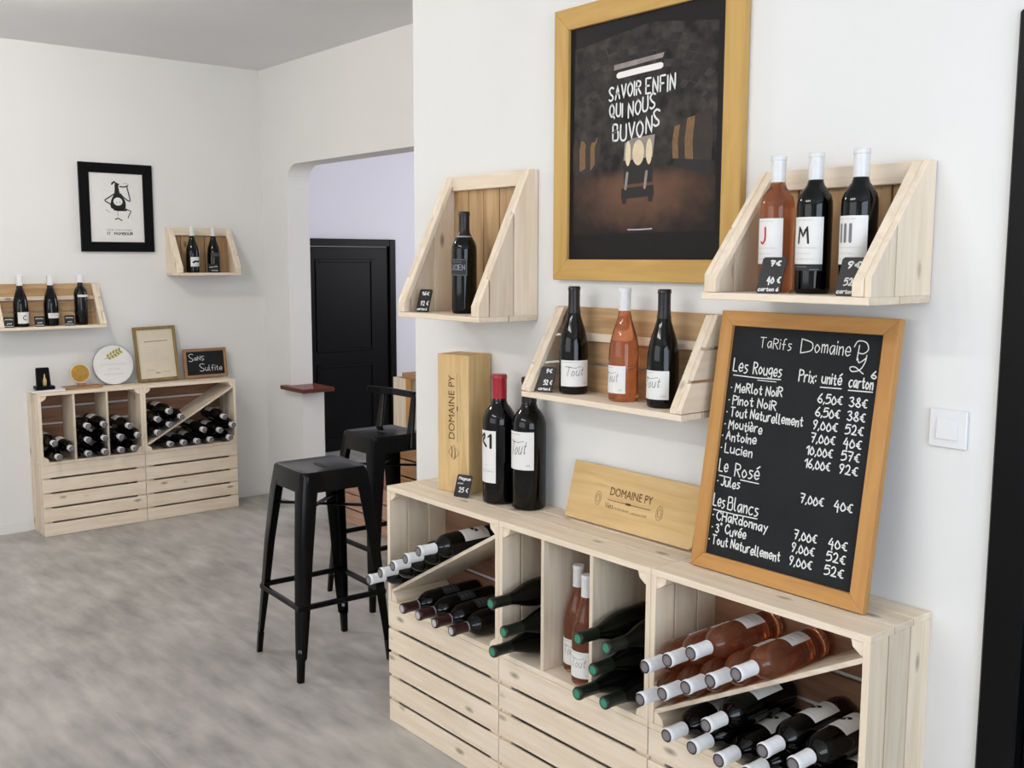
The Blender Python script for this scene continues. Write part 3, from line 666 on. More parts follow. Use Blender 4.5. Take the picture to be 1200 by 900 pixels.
for i, (x, z) in enumerate(((1.4045, 0.519), (1.5545, 0.519), (1.6295, 0.519))):
    lay(k_white, f'{["leftmost", "middle", "rightmost"][i]} of three white-capped bottles stacked on the bottom row under the pink ones', 'white-capped bottles under the pink ones', (x, BY - 0.012, z), UPS + 0.25)
# standing bottles
G1 = 'bottles standing on the wall shelves'
k_m_dark = make_bottle(BURG, 'dark_glass', 'black_foil', 0.222, lab_tout(0.022, 0.094, 1.12, turn=0.45), scale=1.0)
k_m_rose = make_bottle(BURG, 'rose_glass', 'clear_foil', 0.236, lab_tout(0.022, 0.094, 0.98, ink='grey_ink', turn=0.1), scale=1.0)
zb = 1.148 + T + 0.0006
stand(k_m_dark, USED, 'black-capped dark bottle left of the pink one on the shelf below the poster', G1, (0.712, -0.075, zb), 0.5)
stand(k_m_rose, USED, 'pink bottle with clear cap between two dark bottles on the shelf below the poster', G1, (0.905, -0.075, zb + 0.0003), -0.2)
stand(k_m_dark, USED, 'black-capped dark bottle beside the right slanted side of the shelf below the poster', G1, (1.048, -0.082, zb), -0.45)
k_r_j = make_bottle(BORD, 'rose_glass', 'clear_foil', 0.238, lab_letter('J', 0.062, 0.16, 0.95, 'red_ink'), scale=1.0)
k_r_m = make_bottle(BORD, 'dark_glass', 'clear_foil', 0.238, lab_letter('M', 0.062, 0.16, 0.98, 'black_ink'), scale=1.0)
k_r_3 = make_bottle(BORD, 'dark_glass', 'clear_foil', 0.238, lab_letter('III', 0.062, 0.16, 1.02, 'grey_ink'), scale=1.0)
zb = 1.446 + T + 0.0006
stand(k_r_j, USED, 'pink bottle with a red letter J on its white label, on the right shelf', G1, (1.4, -0.115, zb), 0.04)
stand(k_r_m, USED, 'dark bottle with a black letter M on its white label, on the right shelf', G1, (1.497, -0.118, zb), 0.14)
stand(k_r_3, USED, 'dark bottle with three grey bars on its white label, on the right shelf', G1, (1.601, -0.115, zb), 0.0)
k_l = make_bottle(BORD, 'dark_glass', 'black_foil', 0.222, lab_lucien, scale=1.04, collar=True)
stand(k_l, USED, 'lone dark bottle with silver-lettered black label on the tall slanted shelf', G1, (0.268, -0.118, 1.352 + T + 0.0006), 0.15)
# rosé pair standing in the middle cell
k_pair = make_bottle(BURG, 'rose_glass', 'clear_foil', 0.236, lab_tout(0.022, 0.094, 1.0, ink='grey_ink'), scale=0.99)
stand(k_pair, USED, 'pink bottle standing at the back of the middle crate cell, behind its twin', 'pink bottles standing in the middle cell', (0.816, -0.145, 0.4 + T + 0.0012), 0.25)
stand(k_pair, USED, 'pink bottle standing at the front of the middle crate cell, before its twin', 'pink bottles standing in the middle cell', (0.894, -0.188, 0.4 + T + 0.0012), 0.25)
# magnums
k_mag1 = make_bottle(BORD, 'dark_glass', 'red_foil', 0.24, lab_tall, scale=1.32, sxy=1.05, name='magnum_bottle')
k_mag2 = make_bottle(BORD, 'dark_glass', 'black_foil', 0.24, lab_tout(0.092, 0.177, 0.95, turn=0.1), scale=1.32, sxy=1.05, name='magnum_bottle')
stand(k_mag1, USED, 'big dark bottle with a red cap and tall white label on the near cabinet', None, (0.402, -0.088, 0.8006), 0.06)
stand(k_mag2, USED, 'big dark bottle with a square white label, right of the red-capped one', None, (0.516, -0.068, 0.8006), 0.1)
# --- the far cabinet
k_far = make_bottle(BORD, 'dark_glass', 'white_foil', 0.252, lab_plain(0.05, 0.14, 1.0), 'grey_seal', scale=0.97)
def far(y, z, label, grp): lay(k_far, label, grp, (XL + 0.0125, y, z), UPS, PI/2)
for y, z, n in ((-0.4215, 0.531, 'top'), (-0.335, 0.494, 'right'), (-0.402, 0.4535, 'bottom')): far(y, z, f'{n} one of three bottles in the left cell of the far cabinet', 'bottles in the left cell of the far cabinet')
for y, z, n in ((-0.243, 0.4535, 'bottom left'), (-0.152, 0.4535, 'bottom right'), (-0.243, 0.531, 'middle left'), (-0.152, 0.531, 'middle right'), (-0.243, 0.609, 'top left'), (-0.152, 0.609, 'top right')):
    far(y, z, f'{n} one of six bottles in the middle cell of the far cabinet', 'bottles in the middle cell of the far cabinet')
for y, z, n in ((-0.0635, 0.4535, 'bottom left'), (0.0125, 0.4535, 'bottom right'), (-0.0635, 0.528, 'middle left'), (0.035, 0.5275, 'middle right'), (-0.0135, 0.586, 'top')):
    far(y, z, f'{n} one of five bottles in the right cell of the far cabinet', 'bottles in the right cell of the far cabinet')
for y, z, n in ((0.1515, 0.529, 'bottom left'), (0.1515, 0.608, 'middle left'), (0.222, 0.570, 'lower right'), (0.2215, 0.648, 'top'), (0.292, 0.610, 'rightmost')):
    far(y, z, f'{n} one of five bottles above the diagonal shelf of the far cabinet', 'bottles above the far diagonal shelf')
for y, z, n in ((0.222, 0.4535, 'leftmost bottle of the bottom row'), (0.302, 0.4535, 'second bottle of the bottom row'), (0.384, 0.4535, 'third bottle of the bottom row'), (0.466, 0.4535, 'fourth bottle of the bottom row'), (0.588, 0.4535, 'rightmost bottle of the bottom row'),
                (0.425, 0.5185, 'left bottle of the second row'), (0.527, 0.5045, 'middle bottle of the second row'), (0.609, 0.5295, 'right bottle of the second row'), (0.556, 0.5845, 'topmost bottle of the pile')):
    far(y, z, f'{n} under the diagonal shelf of the far cabinet', 'bottles under the far diagonal shelf')
# --- on the far wall shelves
zb = 1.142 + T + 0.0006; G2 = 'bottles on the far wall shelves'
f1 = make_bottle(BURG, 'dark_glass', 'white_foil', 0.236, lab_plain(0.02, 0.085, 0.95, motif='C', turn=0.25), scale=0.95)
f2 = make_bottle(BURG, 'dark_glass', 'white_foil', 0.236, lab_plain(0.045, 0.075, 0.95, motif='print', turn=0.25), scale=0.95)
f3 = make_bottle(BORD, 'dark_glass', 'white_foil', 0.25, lab_plain(0.165, 0.178, 0.95, turn=0.2), scale=0.95)
X3 = XL + 0.075
stand(f1, USED, 'dark bottle with a letter C on its label, on the long far shelf', G2, (X3, -0.50, zb), PI/2)
stand(f2, USED, 'dark bottle with a narrow white label, middle one of the long far shelf', G2, (X3, -0.343, zb), PI/2)
stand(f3, USED, 'dark square-shouldered bottle with a thin white band, right one of the long far shelf', G2, (X3, -0.182, zb), PI/2)
zb = 1.431 + T + 0.0006
f4 = make_bottle(BURG, 'dark_glass', 'clear_foil', 0.236, lab_plain(0.04, 0.1, 0.95, motif='bird', turn=0.25), scale=0.93)
f5 = make_bottle(BURG, 'dark_glass', 'clear_foil', 0.236, lab_plain(0.1, 0.13, 0.9, 'charcoal_paper', 'print', 0.2), scale=0.93)
stand(f4, USED, 'dark bottle with a white picture label, left of the two on the small corner shelf', G2, (XL + 0.095, 0.472, zb), PI/2)
stand(f5, USED, 'dark bottle with a black label, right of the two on the small corner shelf', G2, (XL + 0.095, 0.605, zb), PI/2)

# ------------------------------------------------------------------ price tags
def price_tag(label, loc, rz, w, h, lines, tilt=0.22, shear=0.0):
    t = thing('price_tag', label, 'price tag', loc, rz, 'slate price tags')
    ct, st = math.cos(tilt), math.sin(tilt)
    def fn(u, v, d=0.0): return (u + shear*v, v*st + d*ct, 0.0005 + v*ct - d*st)
    b = MB(); r = 0.004
    P = [(-w/2 + r, 0), (w/2 - r, 0), (w/2, r), (w/2, h - r), (w/2 - r, h), (-w/2 + r, h), (-w/2, h - r), (-w/2, r)]
    b.prism(P, fn, 0, 0.003); b.build('slate_plate', 'tag_slate', t)
    b = MB(); b.prism([(0.006, 0.0006), (0.021, 0.0006), (0.5*h*st + 0.006, 0.45*h)], lambda u, v, d: (d, u, v), -0.012, 0.012); b.build('foot', 'tag_slate', t)
    b = MB(); g = lambda u, v: fn(u, v, -0.0006)
    for txt, x0, x1, y, hh, wd in lines:
        if txt == '~': scribble(b, x0*w, x1*w, y*h, hh*h, g, wd)
        else: write(b, txt, x0*w, y*h, hh*h, g, wd, x1=x1*w, jitter=0.3)
    b.build('chalk_writing', 'chalk', t, recalc=False); return t
zs = 1.446 + T + 0.0004
price_tag('slate price tag marked 7 euros in front of the pink J bottle', (1.44, -0.196, zs), 0.3, 0.052, 0.078, [('7€', -0.12, 0.28, 0.76, 0.15, 0.0034), ('40 €', -0.12, 0.42, 0.28, 0.2, 0.003), ('carton 6', -0.42, 0.42, 0.06, 0.1, 0.0022)], shear=0.12)
price_tag('slate price tag marked 9 euros in front of the three-bar bottle', (1.63, -0.198, zs), 0.2, 0.05, 0.078, [('9€', -0.2, 0.3, 0.72, 0.18, 0.0034), ('52 €', -0.2, 0.42, 0.28, 0.2, 0.003), ('carton 6', -0.42, 0.42, 0.06, 0.1, 0.0022)], shear=0.12)
price_tag('slate price tag at the left front corner of the shelf below the poster', (0.652, -0.13, 1.148 + T + 0.0004), 0.35, 0.046, 0.072, [('9€', -0.1, 0.25, 0.76, 0.16, 0.0032), ('52 €', -0.15, 0.4, 0.3, 0.2, 0.003), ('carton 6', -0.42, 0.36, 0.08, 0.1, 0.0022)], shear=0.1)
price_tag('slate price tag on the tall slanted shelf with the lone bottle', (0.132, -0.182, 1.352 + T + 0.0004), 0.25, 0.05, 0.072, [('16€', -0.25, 0.3, 0.74, 0.16, 0.003), ('92 €', -0.2, 0.4, 0.3, 0.2, 0.003), ('carton 6', -0.42, 0.36, 0.08, 0.1, 0.0022)], shear=0.08)
price_tag('slate price tag on the near cabinet in front of the upright wooden box', (0.288, -0.15, 0.8004), 0.3, 0.056, 0.07, [('Magnum', -0.36, 0.42, 0.78, 0.13, 0.0022), ('~', -0.36, 0.0, 0.58, 0.06, 0.002), ('25 €', -0.2, 0.4, 0.24, 0.22, 0.0028)], shear=0.1)
zs = 1.142 + T + 0.0004
for y, nm in ((-0.575, 'C-lettered bottle'), (-0.42, 'narrow-labelled bottle'), (-0.262, 'thin-banded bottle')):
    price_tag(f'small slate price tag left of the {nm} on the long far shelf', (XL + 0.128, y, zs), PI/2 - 0.1, 0.052, 0.058, [('~', -0.36, 0.36, 0.72, 0.1, 0.003), ('~', -0.2, 0.3, 0.3, 0.14, 0.003), ('~', -0.42, 0.4, 0.1, 0.08, 0.0025)])
price_tag('small slate price tag before the right bottle on the small corner shelf', (XL + 0.157, 0.578, 1.431 + T + 0.0004), PI/2, 0.062, 0.052, [('~', -0.4, 0.0, 0.6, 0.1, 0.003), ('~', 0.1, 0.4, 0.66, 0.12, 0.003), ('~', -0.2, 0.4, 0.2, 0.1, 0.003)])

# ================================================================== framed poster
def frame_parts(t, W, H, bw, th, m, name='frame_rail', y1=-0.002):
    """four mitred rails, local x right, z up, front at -y"""
    for P, ax in (([(0, 0), (W, 0), (W - bw, bw), (bw, bw)], 'x'), ([(0, H), (bw, H - bw), (W - bw, H - bw), (W, H)], 'x'), ([(0, 0), (bw, bw), (bw, H - bw), (0, H)], 'z'), ([(W, 0), (W, H), (W - bw, H - bw), (W - bw, bw)], 'z')):
        b = MB(); b.prism(P, lambda u, v, d: (u, d, v), y1 - th, y1); b.build(name, (m + ax) if m.endswith('_') else m, t, bevel=0.0015)
PX, PZ, PW, PH = 0.566, 1.475, 0.660, 0.745
t = thing('framed_poster', 'large gold-framed poster of a dark wine cellar with white lettering', 'poster', (PX, 0, PZ))
frame_parts(t, PW, PH, 0.058, 0.022, 'gold_')
b = MB(); b.box((0.05, -0.014, 0.05), (PW - 0.05, -0.003, PH - 0.05), 'print_black')
def ppos(u, v, k): return (u, -0.0142 - 0.0003*k, v)
def flat(P, m, k): b.face([ppos(u, v, k) for u, v in P], m)
def gp(u): return u - PX
flat([(0.075, 0.127), (0.58, 0.129), (0.578, 0.628), (0.36, 0.66), (0.075, 0.63)], 'cellar_print', 1)
# vault bricks, light tube, barrels, cart
rv = random.Random(4)
for k in range(6):                      # printed courses of the brick vault
    r0 = 0.30 + k*0.034; r1 = r0 + 0.03
    for j in range(26):
        a0 = 0.55 + j*0.082; a1 = a0 + 0.074
        if rv.random() < 0.2: continue
        Q = [(0.33 + r*math.cos(a)*0.95, 0.32 + r*0.62*math.sin(a)) for r, a in ((r0, a0), (r1, a0), (r1, a1), (r0, a1))]
        if all(0.078 < u < 0.575 and 0.40 < v < 0.13 + 0.495 for u, v in Q): flat(Q, rv.choice(['vault_brick', 'vault_dark', 'vault_dark', 'vault_dark']), 2 + 0.02*k)
flat([(0.228, 0.556), (0.4, 0.566), (0.405, 0.578), (0.228, 0.57)], 'tube_halo', 3)
ribbon(b, [(0.245, 0.541), (0.32, 0.5445), (0.395, 0.547)], 0.016, lambda u, v: ppos(u, v, 4), 'tube_white')
def barrel(cx, cz, w_, h_, m, k):
    flat([(cx + w_*0.5*math.cos(a)*(1 if abs(math.sin(a)) < 0.8 else 0.94), cz + h_*0.5*math.sin(a)) for a in [2*PI*i/18 for i in range(18)]], m, k)
for i, x in enumerate((0.085, 0.112, 0.135, 0.155, 0.172)): flat([(x - 0.013, 0.3), (x + 0.013 - i*0.001, 0.302 + i*0.006), (x + 0.012, 0.36 + i*0.01), (x + 0.004, 0.384 - i*0.003), (x - 0.008, 0.386 - i*0.003), (x - 0.014, 0.36)], 'barrel_gold' if i % 2 else 'barrel_dark', 3 + 0.2*i)
for i, x in enumerate((0.455, 0.474, 0.496, 0.522, 0.549)): flat([(x - 0.015, 0.312 - i*0.008), (x + 0.014, 0.31 - i*0.008), (x + 0.02, 0.355), (x + 0.014, 0.395 + i*0.008), (x - 0.011, 0.392 + i*0.008), (x - 0.018, 0.355)], ('barrel_gold', 'barrel_dark', 'barrel_gold', 'barrel_dark', 'barrel_dark')[i], 3 + 0.2*i)
flat([(0.44, 0.296), (0.56, 0.262), (0.575, 0.275), (0.575, 0.298), (0.45, 0.312)], 'cart_black', 4.2)
flat([(0.27, 0.255), (0.372, 0.258), (0.372, 0.33), (0.27, 0.325)], 'cart_black', 3)
flat([(0.268, 0.318), (0.372, 0.322), (0.378, 0.378), (0.30, 0.374), (0.272, 0.364)], 'tube_halo', 3.5)
for x, ww in ((0.284, 0.02), (0.321, 0.042), (0.359, 0.022)):
    barrel(x, 0.336, ww, 0.066, 'barrel_cream', 4)
flat([(0.262, 0.218), (0.376, 0.222), (0.376, 0.25), (0.262, 0.246)], 'cart_black', 5)
flat([(0.266, 0.205), (0.28, 0.205), (0.28, 0.222), (0.266, 0.222)], 'cart_black', 5.2); flat([(0.358, 0.208), (0.373, 0.208), (0.373, 0.224), (0.358, 0.224)], 'cart_black', 5.3)
for x in (0.283, 0.352): ribbon(b, [(x - 0.006, 0.245), (x, 0.285)], 0.009, lambda u, v: ppos(u, v, 5.6), 'tube_halo')
ribbon(b, [(0.288, 0.137), (0.33, 0.1365), (0.374, 0.138)], 0.0035, lambda u, v: ppos(u, v, 5.6), 'pale_ink')
pr_ = b.build('cellar_picture', 'print_black', t, recalc=False)
b = MB(); pf = lambda u, v: ppos(u, v, 7)
for txt, x0, x1, y0, y1, hh in (('SAVOIR', 0.213, 0.327, 0.479, 0.487, 0.034), ('ENFIN', 0.345, 0.444, 0.482, 0.482, 0.038), ('QUI', 0.216, 0.262, 0.436, 0.434, 0.033), ('NOUS', 0.284, 0.378, 0.43, 0.444, 0.037)):
    write(b, txt, x0, y0, hh, pf, 0.0052, x1=x1, slope=(y1-y0)/(x1-x0), jitter=0.5, gap=3.0)
for k, ch in enumerate('BUVONS'):
    x0 = (0.228, 0.257, 0.287, 0.316, 0.348, 0.374)[k]; write(b, ch, x0, (0.374, 0.371, 0.373, 0.375, 0.383, 0.398)[k], 0.041, pf, 0.0054, x1=x0 + 0.02, jitter=0)
b.build('poster_lettering', 'chalk', pr_, recalc=False)

# ================================================================== price chalkboard
t = thing('price_chalkboard', 'large wood-framed chalkboard price list leaning on the near cabinet', 'chalkboard', (1.203, -0.124, 0.8008))
lean = math.atan2(0.098, 0.62); t.rotation_euler = (-lean, 0, 0)
BW, BH = 0.462, 0.617
frame_parts(t, BW, BH, 0.0355, 0.02, 'orange_', y1=0.0)
b = MB(); b.box((0.033, -0.01, 0.033), (BW - 0.033, -0.002, BH - 0.033)); bd = b.build('slate_panel', 'slate', t)
bf = lambda u, v: (u, -0.0108, v)
CW = 0.0031
b = MB()
def row():
    global b
    b.build('chalk_line', 'chalk', bd, recalc=False); b = MB()
def chalk(txt, x0, x1, y, h=0.024, wd=CW, slope=0.0, **k): write(b, txt, x0, y, h, bf, wd, x1=x1, slope=slope, **k)
chalk('TaRifs', 0.115, 0.2, 0.536, 0.024, 0.0021, jitter=0.8); chalk('D', 0.226, 0.256, 0.53, 0.032, 0.0024); chalk('omaine', 0.262, 0.35, 0.535, 0.031, 0.0023, jitter=0.8)
row()
for P in ([(0.368, 0.525), (0.37, 0.557)], smooth_pts([(0.358, 0.553), (0.366, 0.566), (0.385, 0.564), (0.392, 0.55), (0.382, 0.54), (0.368, 0.541)]), smooth_pts([(0.37, 0.528), (0.374, 0.52), (0.388, 0.53), (0.39, 0.538), (0.388, 0.522), (0.378, 0.505), (0.36, 0.5), (0.354, 0.508), (0.366, 0.51), (0.382, 0.5), (0.387, 0.497)])): ribbon(b, P, 0.0024, bf)
row()
chalk('Les', 0.047, 0.088, 0.474, 0.03); chalk('Rouges', 0.105, 0.183, 0.474, 0.027, jitter=0.8); ribbon(b, [(0.05, 0.465), (0.12, 0.464), (0.183, 0.466)], CW*0.8, bf)
ribbon(b, [(0.12, 0.459), (0.172, 0.4595)], CW*0.6, bf)
row()
chalk('Prix:', 0.231, 0.274, 0.467, 0.026); chalk('unité', 0.29, 0.338, 0.468, 0.024); ribbon(b, [(0.288, 0.459), (0.34, 0.4605)], CW*0.8, bf)
chalk('carton', 0.357, 0.413, 0.467, 0.024); ribbon(b, [(0.357, 0.459), (0.414, 0.4605)], CW*0.8, bf); chalk('6', 0.407, 0.418, 0.489, 0.017)
row()
for y, nm, x0, x1, pu, pc in ((0.426, 'MeRlot NoiR', 0.06, 0.192, '6,50€', '38€'), (0.396, 'Pinot NoiR', 0.058, 0.18, '6,50€', '38€'), (0.367, 'Tout Naturellement', 0.056, 0.255, '9,00€', '52€'), (0.338, 'Moutière', 0.055, 0.15, '7,00€', '40€'),
                              (0.31, 'Antoine', 0.052, 0.138, '10,00€', '57€'), (0.281, 'Lucien', 0.053, 0.131, '16,00€', '92€'), (0.201, 'Jules', 0.055, 0.108, '7,00€', '40€'), (0.119, 'CHaRdonnay', 0.054, 0.199, '7,00€', '40€'),
                              (0.090, '3° Cuvée', 0.056, 0.143, '9,00€', '52€'), (0.060, 'Tout Naturellement', 0.05, 0.241, '9,00€', '52€')):
    chalk(nm, x0, x1, y, 0.0215, jitter=0.9); ribbon(b, [(max(x0 - 0.012, 0.0395), y + 0.009), (max(x0 - 0.012, 0.0395) + 0.0015, y + 0.0095)], CW, bf); row()
    yp = y - 0.001 if y > 0.25 else y
    xo = 0.274 if len(pu) == 6 else 0.286 - (0.42 - y)*0.05
    chalk(pu, xo, 0.346 - (0.43 - y)*0.06, yp, 0.022, gap=1.8, jitter=0.3); row(); chalk(pc, 0.364 - (0.43 - y)*0.02, 0.405 - (0.43 - y)*0.01, yp, 0.022, gap=2.0, jitter=0.3)
    row()
chalk('Le', 0.043, 0.068, 0.234, 0.029); chalk('Rosé', 0.09, 0.158, 0.231, 0.03); ribbon(b, [(0.046, 0.224), (0.076, 0.223)], CW*0.8, bf); ribbon(b, [(0.108, 0.223), (0.16, 0.2225)], CW*0.8, bf)
row()
chalk('Les', 0.039, 0.072, 0.15, 0.029); chalk('Blancs', 0.082, 0.168, 0.15, 0.029, jitter=0.7); ribbon(b, [(0.042, 0.141), (0.1, 0.1405), (0.168, 0.1425)], CW*0.8, bf)
row()

# ================================================================== wooden wine boxes
BXC, BYC = 0.205, -0.072
t = thing('wine_box', 'tall wooden wine box with brown printed lettering standing upright by the arch end', 'box', (BXC, BYC, 0.8008), 0.0)
w2, d2_, hh = 0.128, 0.108, 0.437
t.rotation_euler = (0, 0, 0.22); 
b = MB(); b.box((-w2/2, -d2_/2, 0), (w2/2, -d2_/2 + 0.009, hh)); lid = b.build('sliding_lid', 'boxwood_z', t, bevel=0.001)
b = MB()
b.box((-w2/2, -d2_/2 + 0.0095, 0), (-w2/2 + 0.009, d2_/2, hh)); b.box((w2/2 - 0.009, -d2_/2 + 0.0095, 0), (w2/2, d2_/2, hh)); b.box((-w2/2 + 0.009, d2_/2 - 0.008, 0), (w2/2 - 0.009, d2_/2, hh))
b.build('box_sides', 'boxwood_z', t, bevel=0.001)
b = MB(); b.box((-w2/2 + 0.009, -d2_/2 + 0.0095, 0.001), (w2/2 - 0.009, d2_/2 - 0.008, 0.009)); b.box((-w2/2 + 0.009, -d2_/2 + 0.0095, hh - 0.012), (w2/2 - 0.009, d2_/2 - 0.008, hh - 0.002)); b.build('box_ends', 'boxwood_x', t)
b = MB(); bfn = lambda u, v: (-v + 0.0, -d2_/2 - 0.0007, u)   # lettering reads upwards
font_mesh(b, 'DOMAINE PY', 0.168, -0.006, 0.036, bfn, x1=0.372)
ribbon(b, [(0.16, -0.018), (0.378, -0.018)], 0.0012, bfn); ribbon(b, [(0.262, -0.018), (0.274, -0.018)], 0.005, bfn)
scribble(b, 0.165, 0.37, -0.032, 0.005, bfn, 0.0007, seed=2)
for P in ([(0.105, -0.002), (0.128, 0.021), (0.151, -0.002), (0.128, -0.025), (0.105, -0.002)],): ribbon(b, P, 0.0014, bfn)
ribbon(b, smooth_pts([(0.112, 0.006), (0.135, 0.004), (0.146, 0.008)]), 0.003, bfn); ribbon(b, smooth_pts([(0.11, -0.006), (0.125, -0.008), (0.142, -0.006)]), 0.003, bfn)
b.build('printed_lettering', 'brown_ink', lid, recalc=False)
t = thing('printed_board', 'pale wooden board with printed lettering lying aslant left of the big chalkboard', 'board', (0.668, -0.052, 0.8025))
t.rotation_euler = (-0.26, 0, 0)
b = MB(); w2, hh = 0.47, 0.163; r = 0.01
b.prism([(0, 0), (w2 - r, 0), (w2, r), (w2, hh - 0.002), (w2 - 0.002, hh), (0.002, hh), (0, hh - 0.002)], lambda u, v, d: (u, d, v), -0.012, 0.0); pl = b.build('board', 'boxwood_x', t, bevel=0.0015)
b = MB(); bfn = lambda u, v: (u, -0.0128, v)
font_mesh(b, 'DOMAINE PY', 0.158, 0.088, 0.032, bfn, x1=0.315); ribbon(b, [(0.155, 0.074), (0.312, 0.074)], 0.0016, bfn); ribbon(b, [(0.226, 0.074), (0.24, 0.074)], 0.006, bfn)
write(b, 'Vins', 0.15, 0.052, 0.014, bfn, 0.0014, x1=0.18, jitter=0.4); scribble(b, 0.185, 0.24, 0.052, 0.007, bfn, 0.0013, seed=5); scribble(b, 0.25, 0.305, 0.05, 0.008, bfn, 0.0013, seed=6)
for cx in (0.118, 0.345):
    for r_ in (0.014, 0.008): ribbon(b, [(cx + r_*0.8*math.cos(a*PI/6), 0.072 + r_*1.4*math.sin(a*PI/6)) for a in range(13)], 0.001, bfn)
b.build('printed_lettering', 'brown_ink', pl, recalc=False)
# light switch
t = thing('light_switch', 'white square light switch on the wall beside the black door', 'light switch', (1.716, 0, 1.152))
b = MB(); b.box((0, -0.008, 0), (0.08, -0.001, 0.079)); b.build('cover_plate', 'white_plastic', t, bevel=0.002)
b = MB(); b.hexa([(0.017, -0.0125, 0.018), (0.062, -0.0125, 0.018), (0.062, -0.0082, 0.018), (0.017, -0.0082, 0.018), (0.017, -0.0095, 0.06), (0.062, -0.0095, 0.06), (0.062, -0.0082, 0.06), (0.017, -0.0082, 0.06)]); b.build('rocker', 'white_plastic', t, bevel=0.001)

# ================================================================== far wall pieces
def on_left(name, label, cat, y, z, x=XL, group=None): return thing(name, label, cat, (x, y, z), PI/2, group)
t = on_left('framed_print', 'black-framed white print of a drinking figure on the far left wall', 'picture', -0.145, 1.57)
frame_parts(t, 0.418, 0.504, 0.056, 0.018, 'black_paint', y1=-0.002)
b = MB(); b.box((0.05, -0.01, 0.05), (0.368, -0.003, 0.454), 'label_paper')
pp = b.build('paper_print', 'label_paper', t)
b = MB(); f = lambda u, v: (u, -0.0108, v); X_ = lambda a: 0.056 + (a - 182)/470*0.306; Z_ = lambda c: 0.448 - (c - 165)/613*0.392
def fig(P, sm=True, k=0):
    Q = [(X_(a), Z_(c)) for a, c in P]; Q = smooth_pts(Q + [Q[0]], 4)[:-1] if sm else Q; b.face([(u, -0.0108 - 0.0003*k, v) for u, v in Q], 'black_ink')
fig([(405, 262), (432, 258), (440, 300), (452, 350), (490, 400), (496, 460), (470, 490), (390, 485), (362, 460), (372, 400), (400, 340)])
for P, wd in (([(395, 350), (345, 385), (315, 408), (345, 430), (372, 445)], 0.0065), ([(455, 345), (485, 380), (535, 408), (525, 340), (512, 280)], 0.0065), ([(450, 280), (490, 282), (520, 270)], 0.007), ([(480, 470), (520, 490), (540, 500), (525, 530), (512, 560)], 0.005),
              ([(380, 262), (400, 240), (412, 250), (440, 262)], 0.009), ([(425, 495), (424, 548)], 0.0022), ([(400, 575), (425, 566), (458, 585)], 0.006), ([(320, 490), (360, 515)], 0.0015), ([(480, 255), (500, 250), (530, 262)], 0.0018), ([(395, 488), (440, 492), (500, 490)], 0.01)):
    ribbon(b, smooth_pts([(X_(a), Z_(c)) for a, c in P], 4), wd, f, 'black_ink')
b.face([(X_(428) + 0.026*math.cos(a*PI/10), -0.0118, Z_(415) + 0.023*math.sin(a*PI/10)) for a in range(20)], 'label_paper')
for a, c in ((410, 418), (440, 415)): ribbon(b, [(X_(a), Z_(c)), (X_(a + 8), Z_(c + 14))], 0.003, lambda u, v: (u, -0.0122, v), 'grey_ink')
b.build('printed_figure', 'black_ink', pp, recalc=False); b = MB()
write(b, 'NOS CONVIVES', X_(322), Z_(676), 0.007, f, 0.0016, 'grey_ink', x1=X_(540), jitter=0.2); write(b, 'ET', X_(325), Z_(713), 0.014, f, 0.0024, 'black_ink', x1=X_(352), jitter=0); write(b, 'MOMBOUR', X_(385), Z_(713), 0.014, f, 0.0032, 'black_ink', x1=X_(548), jitter=0)
b.build('printed_caption', 'black_ink', pp, recalc=False)
ZT = 0.8006
# slim white tray with the black jewel box
t = on_left('display_tray', 'slim white tray under the small black box on the far cabinet', 'tray', -0.402, ZT, XL + 0.135)
b = MB(); P = [(-0.09, -0.045), (0.08, -0.045), (0.09, -0.02), (0.09, 0.045), (-0.09, 0.045)]; b.prism(P, lambda u, v, d: (u, v, d), 0, 0.004); b.build('base', 'white_plastic', t)
b = MB()
for (x0, y0), (x1, y1) in zip(P, P[1:] + P[:1]): b.bar((x0, y0, 0.007), (x1, y1, 0.007), 0.003, 0.008)
b.build('rim', 'white_plastic', t)
t = on_left('medal_case', 'small open black case holding a gold bottle charm on the white tray', 'case', -0.415, ZT + 0.0115, XL + 0.125)
b = MB(); b.box((-0.05, -0.035, 0), (0.05, 0.03, 0.02)); b.build('base', 'black_paint', t, bevel=0.004)
b = MB(); b.hexa([(-0.037, -0.004, 0.0205), (0.037, -0.004, 0.0205), (0.037, 0.022, 0.0205), (-0.037, 0.022, 0.0205), (-0.034, 0.012, 0.118), (0.034, 0.012, 0.118), (0.034, 0.032, 0.118), (-0.034, 0.032, 0.118)]); b.build('lid', 'black_paint', t, bevel=0.004)
b = MB(); b.lathe([(0, 0.0), (0.01, 0.0), (0.0105, 0.004), (0.0105, 0.03), (0.004, 0.046), (0.0035, 0.066), (0, 0.066)], 14, off=(0, -0.017, 0.0205)); b.build('bottle_charm', 'brass', t, smooth=True)
# gold medal on its board
t = on_left('medal_stand', 'low wooden board under the round gold medal on the far cabinet', 'stand', -0.205, ZT, XL + 0.10)
b = MB(); b.box((-0.1, -0.05, 0), (0.1, 0.05, 0.012)); b.build('board', 'brownwood_x', t, bevel=0.002)
b = MB(); b.box((-0.02, -0.006, 0.0125), (0.02, 0.012, 0.026)); b.build('rest', 'brownwood_x', t, bevel=0.002)
t = on_left('gold_medal', 'round gold medal propped on a low board beside the white round sign', 'medal', -0.212, ZT + 0.0275, XL + 0.10)
t.rotation_euler = (-0.15, 0, PI/2)
def disc(b, r, y0, y1, cz, m=None, n=32): b.prism([(r*math.cos(2*PI*k/n), cz + r*math.sin(2*PI*k/n)) for k in range(n)], lambda u, v, d: (u, d, v), y0, y1, m)
b = MB(); disc(b, 0.056, -0.006, 0.002, 0.056); b.build('case_ring', 'cream_paper', t, smooth=True)
